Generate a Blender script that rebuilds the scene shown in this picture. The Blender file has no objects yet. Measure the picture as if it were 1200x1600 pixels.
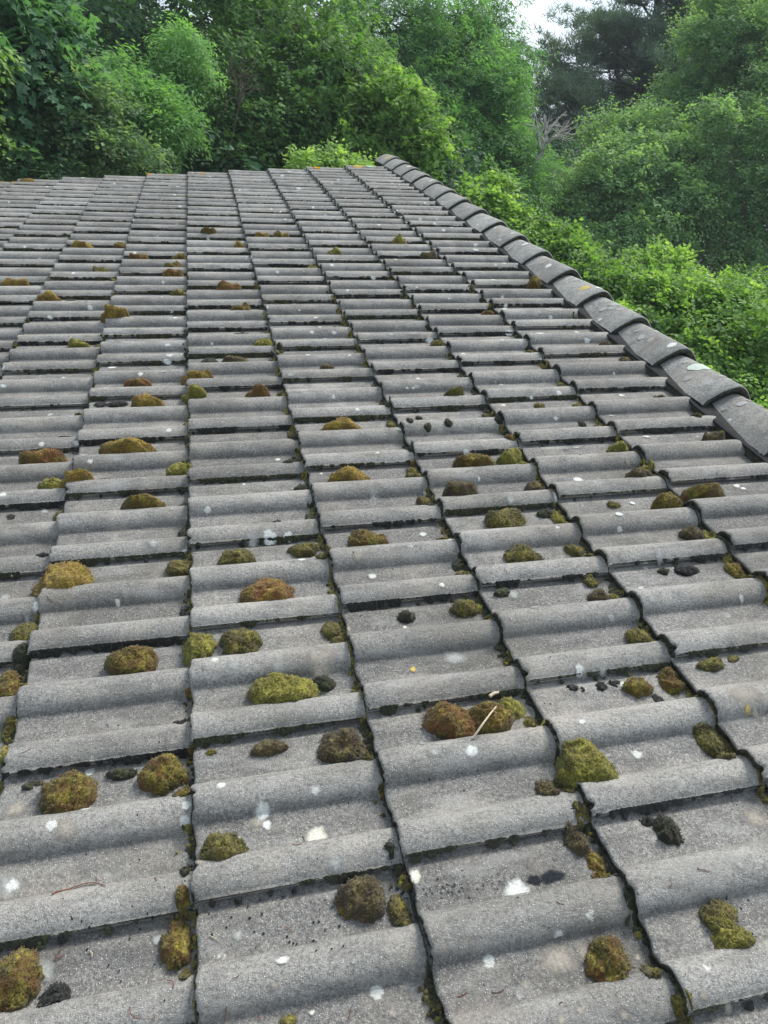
import bpy, math, random
import numpy as np
from mathutils import Matrix, Vector

random.seed(7); rng = np.random.default_rng(11)
scene = bpy.context.scene
col = scene.collection
R = math.radians

# ------------------------------------------------------------------ roof frame and camera
# roof coordinates: X up the slope, Y along the courses (away), Z out of the roof (metres)
PITCH = R(18.0)
FRAME = Matrix.Translation((0, 0, 4.3)) @ Matrix.Rotation(-PITCH, 4, 'Y')
F_PX = 1139.83
CAM_R = np.array([[0.9760115993585403, -0.2176984394903064, -0.0029575937972821376],
                  [0.12606703246371684, 0.5540190007437329, 0.822903426983208],
                  [-0.17750622874529356, -0.8035361449607611, 0.568173567229436]])
CAM_C = np.array([0.16184004547748757, -0.6321116447454062, 1.0998543476378175])

cam_data = bpy.data.cameras.new('camera'); cam = bpy.data.objects.new('camera', cam_data); col.objects.link(cam)
m = Matrix.Identity(4)
for i in range(3):
    for j in range(3): m[j][i] = CAM_R[i][j]
    m[i][3] = CAM_C[i]
cam.matrix_world = FRAME @ m
cam_data.sensor_fit = 'VERTICAL'; cam_data.sensor_height = 36.0; cam_data.lens = F_PX / 1600 * 36
cam_data.clip_start = 0.02; cam_data.clip_end = 2000
scene.camera = cam

SUN_EL, SUN_AZ = R(52), R(34)        # azimuth clockwise from +Y
world = bpy.data.worlds.new('World'); scene.world = world; world.use_nodes = True
wn, wl = world.node_tree.nodes, world.node_tree.links
wn.clear()
wo = wn.new('ShaderNodeOutputWorld'); bg = wn.new('ShaderNodeBackground')
sky = wn.new('ShaderNodeTexSky'); sky.sky_type = 'NISHITA'; sky.sun_disc = False
sky.sun_elevation = SUN_EL; sky.sun_rotation = SUN_AZ; sky.air_density = 1.0; sky.dust_density = 2.5
bg.inputs['Strength'].default_value = 0.11
tc = wn.new('ShaderNodeTexCoord'); mp = wn.new('ShaderNodeMapping'); mp.inputs['Scale'].default_value = (1.0, 1.0, 2.2)
cn = wn.new('ShaderNodeTexNoise'); cn.inputs['Scale'].default_value = 3.2; cn.inputs['Detail'].default_value = 7; cn.inputs['Roughness'].default_value = .55
cr = wn.new('ShaderNodeValToRGB'); cr.color_ramp.elements[0].position = .30; cr.color_ramp.elements[1].position = .62
cr.color_ramp.elements[0].color = (.62, .62, .62, 1); cr.color_ramp.elements[1].color = (1, 1, 1, 1)
cc = wn.new('ShaderNodeValToRGB'); cc.color_ramp.elements[0].position = .35; cc.color_ramp.elements[1].position = .7
cc.color_ramp.elements[0].color = (3.0, 3.8, 4.8, 1); cc.color_ramp.elements[1].color = (5.3, 5.75, 6.3, 1)
mx = wn.new('ShaderNodeMix'); mx.data_type = 'RGBA'
wl.new(tc.outputs['Generated'], mp.inputs['Vector']); wl.new(mp.outputs['Vector'], cn.inputs['Vector'])
wl.new(cn.outputs['Fac'], cr.inputs['Fac']); wl.new(cn.outputs['Fac'], cc.inputs['Fac'])
wl.new(cr.outputs['Color'], mx.inputs['Factor']); wl.new(sky.outputs['Color'], mx.inputs['A']); wl.new(cc.outputs['Color'], mx.inputs['B'])
wl.new(mx.outputs['Result'], bg.inputs['Color']); wl.new(bg.outputs['Background'], wo.inputs['Surface'])

sd = bpy.data.lights.new('sun', 'SUN'); sd.energy = 2.8; sd.angle = R(20); sd.color = (1, .97, .92)
so = bpy.data.objects.new('sun', sd); col.objects.link(so)
sv = Vector((math.sin(SUN_AZ) * math.cos(SUN_EL), math.cos(SUN_AZ) * math.cos(SUN_EL), math.sin(SUN_EL)))
so.rotation_euler = sv.to_track_quat('Z', 'Y').to_euler(); so.location = (0, 0, 30)
scene.render.engine = 'CYCLES'
vs = scene.view_settings; vs.view_transform = 'Standard'; vs.look = 'None'; vs.gamma = 1; vs.use_curve_mapping = False
vs.exposure = 1.14

# ------------------------------------------------------------------ small helpers
def link(o, parent=None):
    col.objects.link(o)
    if parent is not None: o.parent = parent
    return o
def tag(o, label=None, cat=None, group=None, kind=None):
    if label: o['label'] = label
    if cat: o['category'] = cat
    if group: o['group'] = group
    if kind: o['kind'] = kind
    return o
def np_mesh(name, verts, faces, mats=(), mat_idx=None, smooth=True, attrs=None):
    """faces: (n,k) int array, one polygon size, or list of such arrays"""
    if not isinstance(faces, (list, tuple)): faces = [faces]
    faces = [np.asarray(f, np.int32) for f in faces if len(f)]
    me = bpy.data.meshes.new(name)
    verts = np.asarray(verts, np.float32)
    me.vertices.add(len(verts)); me.vertices.foreach_set('co', verts.ravel())
    lv = np.concatenate([f.ravel() for f in faces]); ls = []; s = 0
    for f in faces:
        ls.append(s + np.arange(len(f)) * f.shape[1]); s += f.size
    ls = np.concatenate(ls)
    me.loops.add(len(lv)); me.loops.foreach_set('vertex_index', lv)
    me.polygons.add(len(ls)); me.polygons.foreach_set('loop_start', ls.astype(np.int32))
    for mm in mats: me.materials.append(mm)
    if mat_idx is not None: me.polygons.foreach_set('material_index', np.asarray(mat_idx, np.int32))
    me.polygons.foreach_set('use_smooth', np.full(len(ls), smooth))
    if attrs:
        for k, v in attrs.items():
            a = me.attributes.new(k, 'FLOAT', 'POINT'); a.data.foreach_set('value', np.asarray(v, np.float32))
    me.update(calc_edges=True)
    return me
def obj(name, me, parent=None):
    return link(bpy.data.objects.new(name, me), parent)
def fit_ray(px, py):
    d = np.array([(px - 600) / F_PX, -(py - 800) / F_PX, -1.0])
    return d @ CAM_R
def at(px, py, dist):
    """world point seen at pixel (px,py) of the 1200x1600 picture, dist metres away"""
    d = fit_ray(px, py); d = d / np.linalg.norm(d)
    return np.array(FRAME @ Vector(CAM_C + d * dist))

# smooth value noise in numpy
_tab = rng.random((64, 64, 64)).astype(np.float32)
def vnoise(p, s):
    q = np.asarray(p, float) * s; i = np.floor(q).astype(int); f = q - i; f = f * f * (3 - 2 * f); r = 0
    for a in (0, 1):
        for b in (0, 1):
            for c in (0, 1):
                w = (f[..., 0] if a else 1 - f[..., 0]) * (f[..., 1] if b else 1 - f[..., 1]) * (f[..., 2] if c else 1 - f[..., 2])
                r = r + w * _tab[(i[..., 0] + a) & 63, (i[..., 1] + b) & 63, (i[..., 2] + c) & 63]
    return r

# ------------------------------------------------------------------ materials
class NT:
    def __init__(s, name):
        s.m = bpy.data.materials.new(name); s.m.use_nodes = True; s.t = s.m.node_tree; s.n = s.t.nodes; s.l = s.t.links
        s.n.clear(); s.out = s.n.new('ShaderNodeOutputMaterial'); s.p = s.n.new('ShaderNodeBsdfPrincipled')
        s.l.new(s.p.outputs[0], s.out.inputs[0]); s.p.inputs['Specular IOR Level'].default_value = .3
    def _set(s, sock, v):
        if hasattr(v, 'is_linked') or hasattr(v, 'links'): s.l.new(v, sock)
        else: sock.default_value = v
    def pos(s): return s.n.new('ShaderNodeNewGeometry').outputs['Position']
    def noise(s, scale, detail=3, rough=.55, vec=None, out='Fac'):
        n = s.n.new('ShaderNodeTexNoise'); n.inputs['Scale'].default_value = scale; n.inputs['Detail'].default_value = detail
        n.inputs['Roughness'].default_value = rough; s.l.new(vec or s.pos(), n.inputs['Vector']); return n.outputs[out]
    def vor(s, scale, vec=None, out='Distance', rnd=1):
        n = s.n.new('ShaderNodeTexVoronoi'); n.inputs['Scale'].default_value = scale; n.inputs['Randomness'].default_value = rnd
        s.l.new(vec or s.pos(), n.inputs['Vector']); return n.outputs[out]
    def ramp(s, f, *stops):
        n = s.n.new('ShaderNodeValToRGB'); s.l.new(f, n.inputs[0]); e = n.color_ramp.elements
        while len(e) < len(stops): e.new(.5)
        for i, (p, c) in enumerate(stops):
            e[i].position = p; e[i].color = (c, c, c, 1) if isinstance(c, (int, float)) else (*c, 1)
        return n.outputs[0]
    def mix(s, f, a, b, mode='MIX'):
        n = s.n.new('ShaderNodeMix'); n.data_type = 'RGBA'; n.blend_type = mode
        for k, v in (('Factor', f), ('A', a), ('B', b)):
            sock = [x for x in n.inputs if x.name == k and (x.type == 'RGBA' or k == 'Factor') and x.enabled][0]
            if isinstance(v, tuple): v = (*v, 1)
            s._set(sock, v)
        return n.outputs['Result'] if False else [x for x in n.outputs if x.type == 'RGBA'][0]
    def math(s, op, a, b=None):
        n = s.n.new('ShaderNodeMath'); n.operation = op; s._set(n.inputs[0], a)
        if b is not None: s._set(n.inputs[1], b)
        return n.outputs[0]
    def bump(s, h, strength=.5, dist=.002, normal=None):
        n = s.n.new('ShaderNodeBump'); n.inputs['Strength'].default_value = strength; n.inputs['Distance'].default_value = dist
        s.l.new(h, n.inputs['Height'])
        if normal: s.l.new(normal, n.inputs['Normal'])
        s.l.new(n.outputs[0], s.p.inputs['Normal']); return n.outputs[0]
    def color(s, c): s._set(s.p.inputs['Base Color'], c if not isinstance(c, tuple) else (*c, 1))
    def rough(s, v): s._set(s.p.inputs['Roughness'], v)

def concrete(name, base_lo, base_hi, lichen=1.0, warm=.5):
    t = NT(name); P = t.pos()
    oi = t.n.new('ShaderNodeObjectInfo').outputs['Random']
    big = t.noise(7, 4, .6); mid = t.noise(38, 4, .65); fine = t.noise(420, 3, .7)
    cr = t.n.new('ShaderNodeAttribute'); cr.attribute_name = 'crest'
    wear_shade = t.math('ADD', t.math('MULTIPLY', cr.outputs['Fac'], .55), t.math('MULTIPLY', mid, .75))  # paler weathered crests; the rolls' light-dark contrast is put into this tint too
    c = t.mix(t.ramp(wear_shade, (.22, 0), (.80, 1)), base_lo, base_hi)
    g0 = t.noise(170, 3, .7)
    c = t.mix(t.ramp(g0, (.50, 0), (.66, .55)), c, (base_hi[0] * 1.4, base_hi[1] * 1.4, base_hi[2] * 1.36))
    c = t.mix(t.ramp(g0, (.34, .6), (.50, 0)), c, (.060, .058, .056))
    g1 = t.noise(330, 4, .75)
    c = t.mix(t.ramp(g1, (.50, 0), (.68, .62)), c, (base_hi[0] * 1.55, base_hi[1] * 1.55, base_hi[2] * 1.5))
    c = t.mix(t.ramp(t.noise(520, 3, .75), (.34, .7), (.48, 0)), c, (.05, .05, .05))
    # tile to tile tone
    k = t.n.new('ShaderNodeMapRange'); k.inputs[3].default_value = .78; k.inputs[4].default_value = 1.16; t.l.new(oi, k.inputs[0])
    kk = t.n.new('ShaderNodeCombineColor'); [t.l.new(k.outputs[0], kk.inputs[i]) for i in range(3)]
    c = t.mix(1.0, c, kk.outputs[0], 'MULTIPLY')
    # buff dust and weathering in broad patches
    c = t.mix(t.math('MULTIPLY', t.ramp(big, (.50, 0), (.68, 1)), t.ramp(t.noise(120, 4, .7), (.35, .1), (.65, warm))), c, (.40, .355, .29))
    c = t.mix(t.math('MULTIPLY', t.ramp(t.noise(16, 5, .7), (.52, 0), (.64, 1)), .30), c, (.075, .075, .08))
    # run-off streaks down the slope, grime gathered in broad films
    mpg = t.n.new('ShaderNodeMapping'); mpg.inputs['Scale'].default_value = (.16, 1, 1); t.l.new(P, mpg.inputs[0])
    c = t.mix(t.math('MULTIPLY', t.ramp(t.noise(34, 4, .6, mpg.outputs[0]), (.50, 0), (.66, 1)), .38), c, (.085, .083, .078))
    c = t.mix(t.math('MULTIPLY', t.ramp(t.noise(22, 3, .6, mpg.outputs[0]), (.55, 0), (.70, 1)), .40), c, (.36, .355, .33))
    c = t.mix(t.math('MULTIPLY', t.ramp(t.noise(3.1, 5, .7), (.46, 0), (.64, 1)), .42), c, (.095, .088, .072))
    # white grains
    v = t.vor(300); vs_ = t.vor(300, out='Color'); sp = t.n.new('ShaderNodeSeparateColor'); t.l.new(vs_, sp.inputs[0])
    gr = t.math('MULTIPLY', t.ramp(v, (.14, 1), (.36, 0)), t.ramp(sp.outputs[0], (.62, 0), (.95, 1)))
    c = t.mix(t.math('MULTIPLY', gr, .85), c, (.62, .62, .60))
    # small pale lichen dots
    v2 = t.vor(19); n2 = t.vor(19, out='Color'); s2 = t.n.new('ShaderNodeSeparateColor'); t.l.new(n2, s2.inputs[0])
    d2 = t.math('ADD', v2, t.math('MULTIPLY', t.noise(150, 3), .22))
    li = t.math('MULTIPLY', t.ramp(d2, (.25, 1), (.31, 0)), t.ramp(s2.outputs[0], (.90 - .04 * lichen, 0), (.92 - .04 * lichen, 1)))
    c = t.mix(t.math('MULTIPLY', li, .75), c, (.62, .63, .58))
    t.color(c); t.rough(.92); t.p.inputs['Specular IOR Level'].default_value = .22
    b = t.math('ADD', t.math('MULTIPLY', fine, .7), t.math('MULTIPLY', t.noise(160, 3, .6), .5))
    b = t.math('ADD', b, t.math('MULTIPLY', gr, .25))
    t.bump(b, 1.0, .0048)
    return t.m
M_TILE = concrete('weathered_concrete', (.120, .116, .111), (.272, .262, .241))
M_CAP = concrete('ridge_concrete', (.21, .21, .20), (.36, .355, .33), lichen=1.8, warm=.6)
def simple(name, c1, c2, scale=60, rough=.95, bs=.6, bd=.003, thr=(.35, .65)):
    t = NT(name); n = t.noise(scale, 4, .7)
    t.color(t.mix(t.ramp(n, (thr[0], 0), (thr[1], 1)), c1, c2)); t.rough(rough)
    t.p.inputs['Specular IOR Level'].default_value = .15
    if bs: t.bump(t.noise(scale * 4, 4, .7), bs, bd)
    return t.m
M_EDGE = simple('algae_darkened_edge', (.016, .018, .012), (.075, .074, .055), 90)
M_DARK = simple('roofing_underlay', (.010, .010, .010), (.022, .022, .022), 30)
M_FLASH = simple('dark_metal_strip', (.007, .007, .007), (.022, .022, .022), 40, .8, .2)

def moss_mat(name, dark, mid, light, brown, bf):
    t = NT(name)
    oi = t.n.new('ShaderNodeObjectInfo').outputs['Random']
    ca = t.n.new('ShaderNodeCombineXYZ'); t.l.new(t.math('MULTIPLY', oi, 9.0), ca.inputs[0])
    va = t.n.new('ShaderNodeVectorMath'); va.operation = 'ADD'; t.l.new(t.pos(), va.inputs[0]); t.l.new(ca.outputs[0], va.inputs[1])
    V = va.outputs[0]
    at_ = t.n.new('ShaderNodeAttribute'); at_.attribute_name = 'tint'
    f = t.math('ADD', t.math('MULTIPLY', t.noise(230, 3, .7, V), .75), t.math('MULTIPLY', at_.outputs['Fac'], .28))
    c = t.ramp(f, (.36, dark), (.52, mid), (.70, light))
    c = t.mix(t.math('MULTIPLY', t.ramp(t.noise(42, 5, .7, V), (.43, 0), (.58, 1)), bf), c, brown)
    t.color(c); t.rough(1.0); t.p.inputs['Specular IOR Level'].default_value = .05
    t.p.inputs['Sheen Weight'].default_value = .15
    t.bump(t.noise(700, 3, .7, V), .8, .003)
    return t.m
MOSS = {
 'O': moss_mat('moss_olive_gold', (0.032, 0.030, 0.008), (0.128, 0.108, 0.021), (0.319, 0.245, 0.040), (0.085, 0.040, 0.015), .8),
 'G': moss_mat('moss_green', (0.023, 0.025, 0.009), (0.112, 0.100, 0.022), (0.271, 0.232, 0.046), (0.059, 0.042, 0.023), .6),
 'L': moss_mat('moss_lime', (0.037, 0.042, 0.010), (0.154, 0.150, 0.025), (0.350, 0.320, 0.057), (0.138, 0.100, 0.025), .45),
 'Y': moss_mat('moss_golden', (0.048, 0.036, 0.010), (0.202, 0.150, 0.028), (0.425, 0.300, 0.057), (0.159, 0.085, 0.025), .6),
 'R': moss_mat('moss_rusty', (0.037, 0.025, 0.010), (0.138, 0.100, 0.023), (0.319, 0.220, 0.038), (0.138, 0.055, 0.023), .8),
 'D': moss_mat('moss_dark', (.010, .012, .008), (.030, .034, .018), (.080, .085, .035), (.030, .024, .016), .6),
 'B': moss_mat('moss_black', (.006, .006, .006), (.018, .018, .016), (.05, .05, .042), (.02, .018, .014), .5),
 'N': moss_mat('moss_dead_brown', (0.026, 0.023, 0.011), (0.088, 0.071, 0.029), (0.201, 0.161, 0.055), (0.057, 0.039, 0.026), .85),
}
LICH = {}
for k, c in {'W': (.58, .59, .555), 'C': (.60, .585, .49), 'P': (.36, .365, .34), 'K': (.34, .31, .26), 'Y': (.52, .38, .13), 'A': (.60, .27, .02), 'D': (.02, .024, .028), 'M': (.47, .53, .46)}.items():
    t = NT('lichen_' + k.lower()); n = t.noise(260, 4, .7)
    d = tuple(x * .62 for x in c)
    t.color(t.mix(t.ramp(n, (.36, 0), (.58, 1)), d, c)); t.rough(1); t.p.inputs['Specular IOR Level'].default_value = .05; t.bump(n, .7, .002)
    e_ = t.n.new('ShaderNodeAttribute'); e_.attribute_name = 'edge'
    fr = t.math('ADD', t.math('MULTIPLY', e_.outputs['Fac'], .75), t.math('MULTIPLY', t.noise(520, 5, .8), .9))
    thin = .35 if k in 'KP' else 0
    t.l.new(t.ramp(fr, (.60 - thin * .5, .95), (1.02, 0)), t.p.inputs['Alpha'])
    LICH[k] = t.m

# ------------------------------------------------------------------ roof: tile surface
G = 0.332756          # gauge up the slope
T = 0.30              # cover width
SAG = -0.04144
CORR = {0: 0, 1: 0, 2: 0, 3: .001, 4: .002, 5: .004, 6: .012, 7: .009, 8: -.012, 9: -.030, 10: -.041, 11: -.044, 12: -.031, 13: -.009, 14: .014, 15: .024, 16: .021, 17: .012, 18: .004, 19: .006, 20: .018, 21: .004}
RMIN, RMAX, CMIN, CMAX = -8, 20, -10, 4
def rowY(r): return r * T + CORR.get(r, 0)
ROWY = np.array([rowY(r) for r in range(RMIN, RMAX + 2)])
def sag(Y):
    Y = np.clip(Y, -2.4, 6.6); return SAG * ((Y - 3) / 3) ** 2
HR, HW = .0295, .0385
C2, C1 = .0330, .1745
def prof(y):
    y = np.asarray(y, float)
    z = np.zeros_like(y)
    for c in (C2, C1, .3 + C2):
        t_ = np.clip(np.abs(y - c) / HW, 0, 1); z = np.maximum(z, HR * (1 - t_ ** 2) ** .66)
    return z
STEP = .024
def roof_z(X, Y):
    X = np.asarray(X, float); Y = np.asarray(Y, float)
    c = np.clip(np.floor(X / G), CMIN, CMAX); i = np.clip(np.searchsorted(ROWY, Y) - 1, 0, len(ROWY) - 2)
    yl = (Y - ROWY[i]) * T / (ROWY[i + 1] - ROWY[i])
    xl = X / G - c
    return np.where(yl > T, 0, prof(np.clip(yl, 0, T))) - STEP * xl + sag(Y)

def tile_mesh(seed):
    r = np.random.default_rng(seed)
    th = .0155
    ys = np.unique(np.round(np.concatenate([np.linspace(0, .072, 19), np.linspace(.072, .1355, 5), np.linspace(.1355, .1385, 3), np.linspace(.1385, .2135, 21), np.linspace(.211, .285, 5), [.288, .322]]), 5))
    zt = prof(ys); zt[ys > .286] = -.003
    xs = np.array([0, .0025, .007, .03, .12, .22, .34, .42]); dz = np.array([-.0045, -.0012, 0, 0, 0, 0, 0, 0])
    n, k = len(ys), len(xs)
    wav = (vnoise(np.stack([ys * 0 + seed * 7.3, ys, ys * 0], 1), 55) - .5) * .006
    wav2 = (vnoise(np.stack([ys * 0 + seed * 3.3 + 9, ys, ys * 0], 1), 240) - .5) * .0035
    chip = np.zeros(n)
    for _ in range(r.integers(1, 4)): chip += np.clip(1 - np.abs(ys - r.uniform(0, .3)) / r.uniform(.004, .014), 0, 1) * r.uniform(.002, .008)
    wav = wav + chip
    V = []
    for j in range(k):
        off = (wav + wav2) * max(0, 1 - xs[j] / .03)
        V.append(np.stack([xs[j] + off + 0 * ys, ys, zt + dz[j] - STEP / G * xs[j]], 1))
    bot = []
    for j, x in enumerate((.42, .2, .0)):
        t_ = np.where(ys < .02, .0055, th) * np.where(ys > .286, .6, 1)
        off = (wav + wav2 * 2) if x == 0 else 0
        bot.append(np.stack([x + off + 0 * ys, ys, zt - STEP / G * x - t_ - (.0025 * r.random(n) if x == 0 else 0)], 1))
    V = np.concatenate(V + bot); rows = k + 3
    f = []; mi = []
    for j in range(rows):
        a = j * n; b = ((j + 1) % rows) * n
        for i in range(n - 1):
            f.append((a + i, b + i, b + i + 1, a + i + 1)); mi.append(0 if j < k - 1 else 1)
    # near lip and far edge caps
    order = list(range(rows))
    tops = list(range(k)); 
    for end in (0, n - 1):
        ring = [j * n + end for j in order]
        # quads between top row j and bottom
        bx = {0: k + 2, 1: k + 2, 2: k + 2, 3: k + 2, 4: k + 2, 5: k + 1, 6: k + 1, 7: k}
        for j in range(k - 1):
            q = (j * n + end, (j + 1) * n + end, bx[j + 1] * n + end, bx[j] * n + end)
            if end: q = q[::-1]
            if bx[j] == bx[j + 1]: q = (q[0], q[1], q[2], q[2]) 
            f.append(q); mi.append(0 if end == 0 else 1)
    quads = []; tris = []; mq = []; mt = []
    for q, mm in zip(f, mi):
        u = []
        for a in q:
            if a not in u: u.append(a)
        if len(u) == 4: quads.append(u); mq.append(mm)
        elif len(u) == 3: tris.append(u); mt.append(mm)
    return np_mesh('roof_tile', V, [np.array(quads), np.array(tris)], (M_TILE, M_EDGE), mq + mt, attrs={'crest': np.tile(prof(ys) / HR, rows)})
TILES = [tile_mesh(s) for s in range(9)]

def proj(p):
    q = (np.asarray(p) - CAM_C) @ CAM_R.T
    d = -q[..., 2]
    return 600 + F_PX * q[..., 0] / d, 800 - F_PX * q[..., 1] / d, d

house = bpy.data.objects.new('house', None); link(house); house.matrix_world = FRAME
tag(house, 'low house whose mossy grey concrete tile roof fills the foreground, trees behind', 'house')
# the same tile, low resolution, for the joined remainder
def tile_matrix(c, r, rnd=True):
    y0, y1 = rowY(r), rowY(r + 1); s = (y1 - y0) / T
    ym = (y0 + y1) / 2
    slope = 2 * SAG * (ym - 3) / 9 if -2.4 < ym < 6.6 else 0
    z = float(sag(y0)) 
    if rnd: a, b, dx, dz = random.gauss(0, .0035), random.gauss(0, .004), random.gauss(0, .0022), random.uniform(0, .0018)
    else: a = b = dx = dz = 0
    return Matrix.Translation((c * G + dx, y0, z + dz)) @ Matrix.Rotation(math.atan(slope) + a * .5, 4, 'X') @ Matrix.Rotation(b * .6, 4, 'Y') @ Matrix.Rotation(a * .6, 4, 'Z') @ Matrix.Diagonal((1, s, 1, 1))
tile_at = {}; tile_M = {}; rest = []
for c in range(CMIN, CMAX + 1):
    for r in range(RMIN, RMAX + 1):
        y0 = rowY(r); vis = False
        for fx in (0, .5, 1):
            for fy in (0, .5, 1):
                X, Y, d = proj((c * G + fx * G, y0 + fy * T, float(sag(y0))))
                if d > .1 and -60 < X < 1260 and 200 < Y < 1680: vis = True
        if vis:
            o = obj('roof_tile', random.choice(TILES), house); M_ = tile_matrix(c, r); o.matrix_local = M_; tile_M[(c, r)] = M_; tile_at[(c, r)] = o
        else: rest.append((c, r))
# joined remainder of the covering outside the picture and the slope behind the ridge
src = TILES[0]
sv_ = np.empty(len(src.vertices) * 3, np.float32); src.vertices.foreach_get('co', sv_); sv_ = sv_.reshape(-1, 3)
sf = [list(p.vertices) for p in src.polygons]; q4 = np.array([f for f in sf if len(f) == 4]); q3 = np.array([f for f in sf if len(f) == 3])
m4 = [p.material_index for p in src.polygons if len(p.vertices) == 4]; m3 = [p.material_index for p in src.polygons if len(p.vertices) == 3]
RIDGE_X, RIDGE_Z = 1.688, -.0015
RIDGE_C = .112          # half width of the ridge caps, horizontally
cp_, sp_ = math.cos(PITCH), math.sin(PITCH)
apex = Vector((RIDGE_X + RIDGE_C * cp_, 0, RIDGE_Z - RIDGE_C * sp_ ))   # under the cap crown, level with its feet
MIRROR = Matrix.Translation(apex) @ Matrix.Rotation(PITCH, 4, 'Y') @ Matrix.Diagonal((-1, 1, 1, 1)) @ Matrix.Rotation(-PITCH, 4, 'Y') @ Matrix.Translation(-apex)
def joined(name, mats_list):
    Vs, A, B = [], [], []
    for i, mm in enumerate(mats_list):
        Mx = np.array(mm); Vs.append(sv_ @ Mx[:3, :3].T + Mx[:3, 3]); A.append(q4 + i * len(sv_)); B.append(q3 + i * len(sv_))
    k = len(mats_list)
    me = np_mesh(name, np.concatenate(Vs), [np.concatenate(A), np.concatenate(B)], (M_TILE, M_EDGE), m4 * k + m3 * k)
    o = obj(name, me, house); o['kind'] = 'stuff'; return o
joined('roof_tiles', [tile_matrix(c, r) for c, r in rest])
joined('rear_slope_tiles', [MIRROR @ tile_matrix(c, r, True) for c in range(-5, CMAX + 1) for r in range(RMIN, RMAX + 1)])

def box_mesh(name, lo, hi, mat):
    x0, y0, z0 = lo; x1, y1, z1 = hi
    v = [(x0, y0, z0), (x1, y0, z0), (x1, y1, z0), (x0, y1, z0), (x0, y0, z1), (x1, y0, z1), (x1, y1, z1), (x0, y1, z1)]
    f = np.array([(0, 3, 2, 1), (4, 5, 6, 7), (0, 1, 5, 4), (1, 2, 6, 5), (2, 3, 7, 6), (3, 0, 4, 7)])
    return np_mesh(name, v, f, (mat,), smooth=False)
# deck under the tiles follows the sag
ysn = np.linspace(RMIN * T, (RMAX + 1) * T - .06, 30)
v = []; 
for x in (CMIN * G + .05, apex.x):
    for y in ysn: v.append((x, y, float(sag(y)) - .062))
n = len(ysn); f = [(i, n + i, n + i + 1, i + 1) for i in range(n - 1)]
obj('underlay', np_mesh('underlay', v, np.array(f), (M_DARK,)), house)
v2 = [tuple(MIRROR @ Vector((x * (1 if x > 0 else .52), y, z))) for x, y, z in v]
obj('underlay', np_mesh('underlay', v2, np.array(f), (M_DARK,)), house)

# ridge caps
def cap_z(x): return 1 - (np.sqrt(np.abs(x) ** 2 + .09) - .3) / (math.sqrt(1.09) - .3) * (.80 + .20 * np.abs(x) ** 2)
def cap_mesh(seed):
    L = .385; na = 18; V = []; w = RIDGE_C
    xs = np.linspace(-1, 1, na)
    for (yy, sc, dz) in ((0, 1.03, -.0035), (.003, 1.035, 0), (.05, 1.03, 0), (.2, .98, -.003), (.33, .93, -.006), (L, .90, -.009)):
        a = xs * 1.12
        hx = xs * w * sc; hz = cap_z(xs) * .090 * sc
        off = (vnoise(np.stack([xs + seed * 5, xs * 0, xs * 0], 1), 7) - .5) * .005 * (yy < .04)
        V.append(np.stack([hx, yy + off, hz + dz], 1))
    for (yy, sc) in ((L, .90), (0, 1.03)):
        a = xs * 1.12
        hx = xs * (w - .017) * sc; hz = cap_z(xs) * .074 * sc - .006
        V.append(np.stack([hx, yy + 0 * xs, hz - (.009 if yy else .0)], 1))
    k = len(V); V = np.concatenate(V); f = []; mi = []
    for j in range(k):
        a, b = j * na, ((j + 1) % k) * na
        for i in range(na - 1): f.append((a + i, a + i + 1, b + i + 1, b + i)); mi.append(0 if j < 5 else 1)
    for e in (0, na - 1):
        for j in range(5):
            top, top2 = j * na + e, (j + 1) * na + e
            b1, b2 = 7 * na + e, 6 * na + e
        f.append((0 * na + e, 5 * na + e, 6 * na + e, 7 * na + e) if e else (7 * na + e, 6 * na + e, 5 * na + e, 0 * na + e)); mi.append(0)
    return np_mesh('ridge_tile', V, np.array(f), (M_CAP, M_EDGE), mi)
CAPS = [cap_mesh(s) for s in range(3)]
cap_frames = []
for k in range(-9, 17):
    y = .978 + .331 * k
    Mx = Matrix.Translation((apex.x, y, apex.z + RIDGE_C * 0 + float(sag(y)))) @ Matrix.Rotation(PITCH + random.gauss(0, .012), 4, 'Y') @ Matrix.Rotation(random.gauss(0, .008), 4, 'Z') @ Matrix.Rotation(-.030 + random.gauss(0, .006), 4, 'X')
    Mx = Mx @ Matrix.Translation((0, 0, .012))
    o = obj('ridge_tile', random.choice(CAPS), house); o.matrix_local = Mx; cap_frames.append((y, Mx, o))
# strip under the caps: two long ribbons of dark metal with a rolled edge
def ribbon(name, x0, x1, zf, mat, side=1):
    ys_ = np.linspace(RMIN * T, 6.29, 60); v = []
    for x, dz in ((x0, 0), (x0 - .004, .004), (x0 + .002, .008), (x1, .012)):
        for y in ys_: v.append((x + .003 * math.sin(y * 9), y, float(sag(y)) + zf + dz + .001 * math.sin(y * 14)))
    n = len(ys_); f = [(j * n + i, (j + 1) * n + i, (j + 1) * n + i + 1, j * n + i + 1) for j in range(3) for i in range(n - 1)]
    if side < 0: v = [tuple(MIRROR @ Vector(p)) for p in v]
    return obj(name, np_mesh(name, v, np.array(f), (mat,)), house)
for s_ in (1, -1):
    ribbon('ridge_flashing', RIDGE_X - .012, RIDGE_X + .06, -.004, M_FLASH, s_)
# dark closure standing in each pan beneath the strip
ys_ = np.linspace(RMIN * T, 6.28, 400); v = []
for y in ys_:
    zt = float(sag(y)) - .003
    v += [(RIDGE_X - .016, y, float(sag(y)) - .05), (RIDGE_X - .012, y, zt)]
f = [(2 * i, 2 * i + 1, 2 * i + 3, 2 * i + 2) for i in range(len(ys_) - 1)]
obj('ridge_closure', np_mesh('ridge_closure', v, np.array(f), (M_EDGE,)), house)

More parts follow.
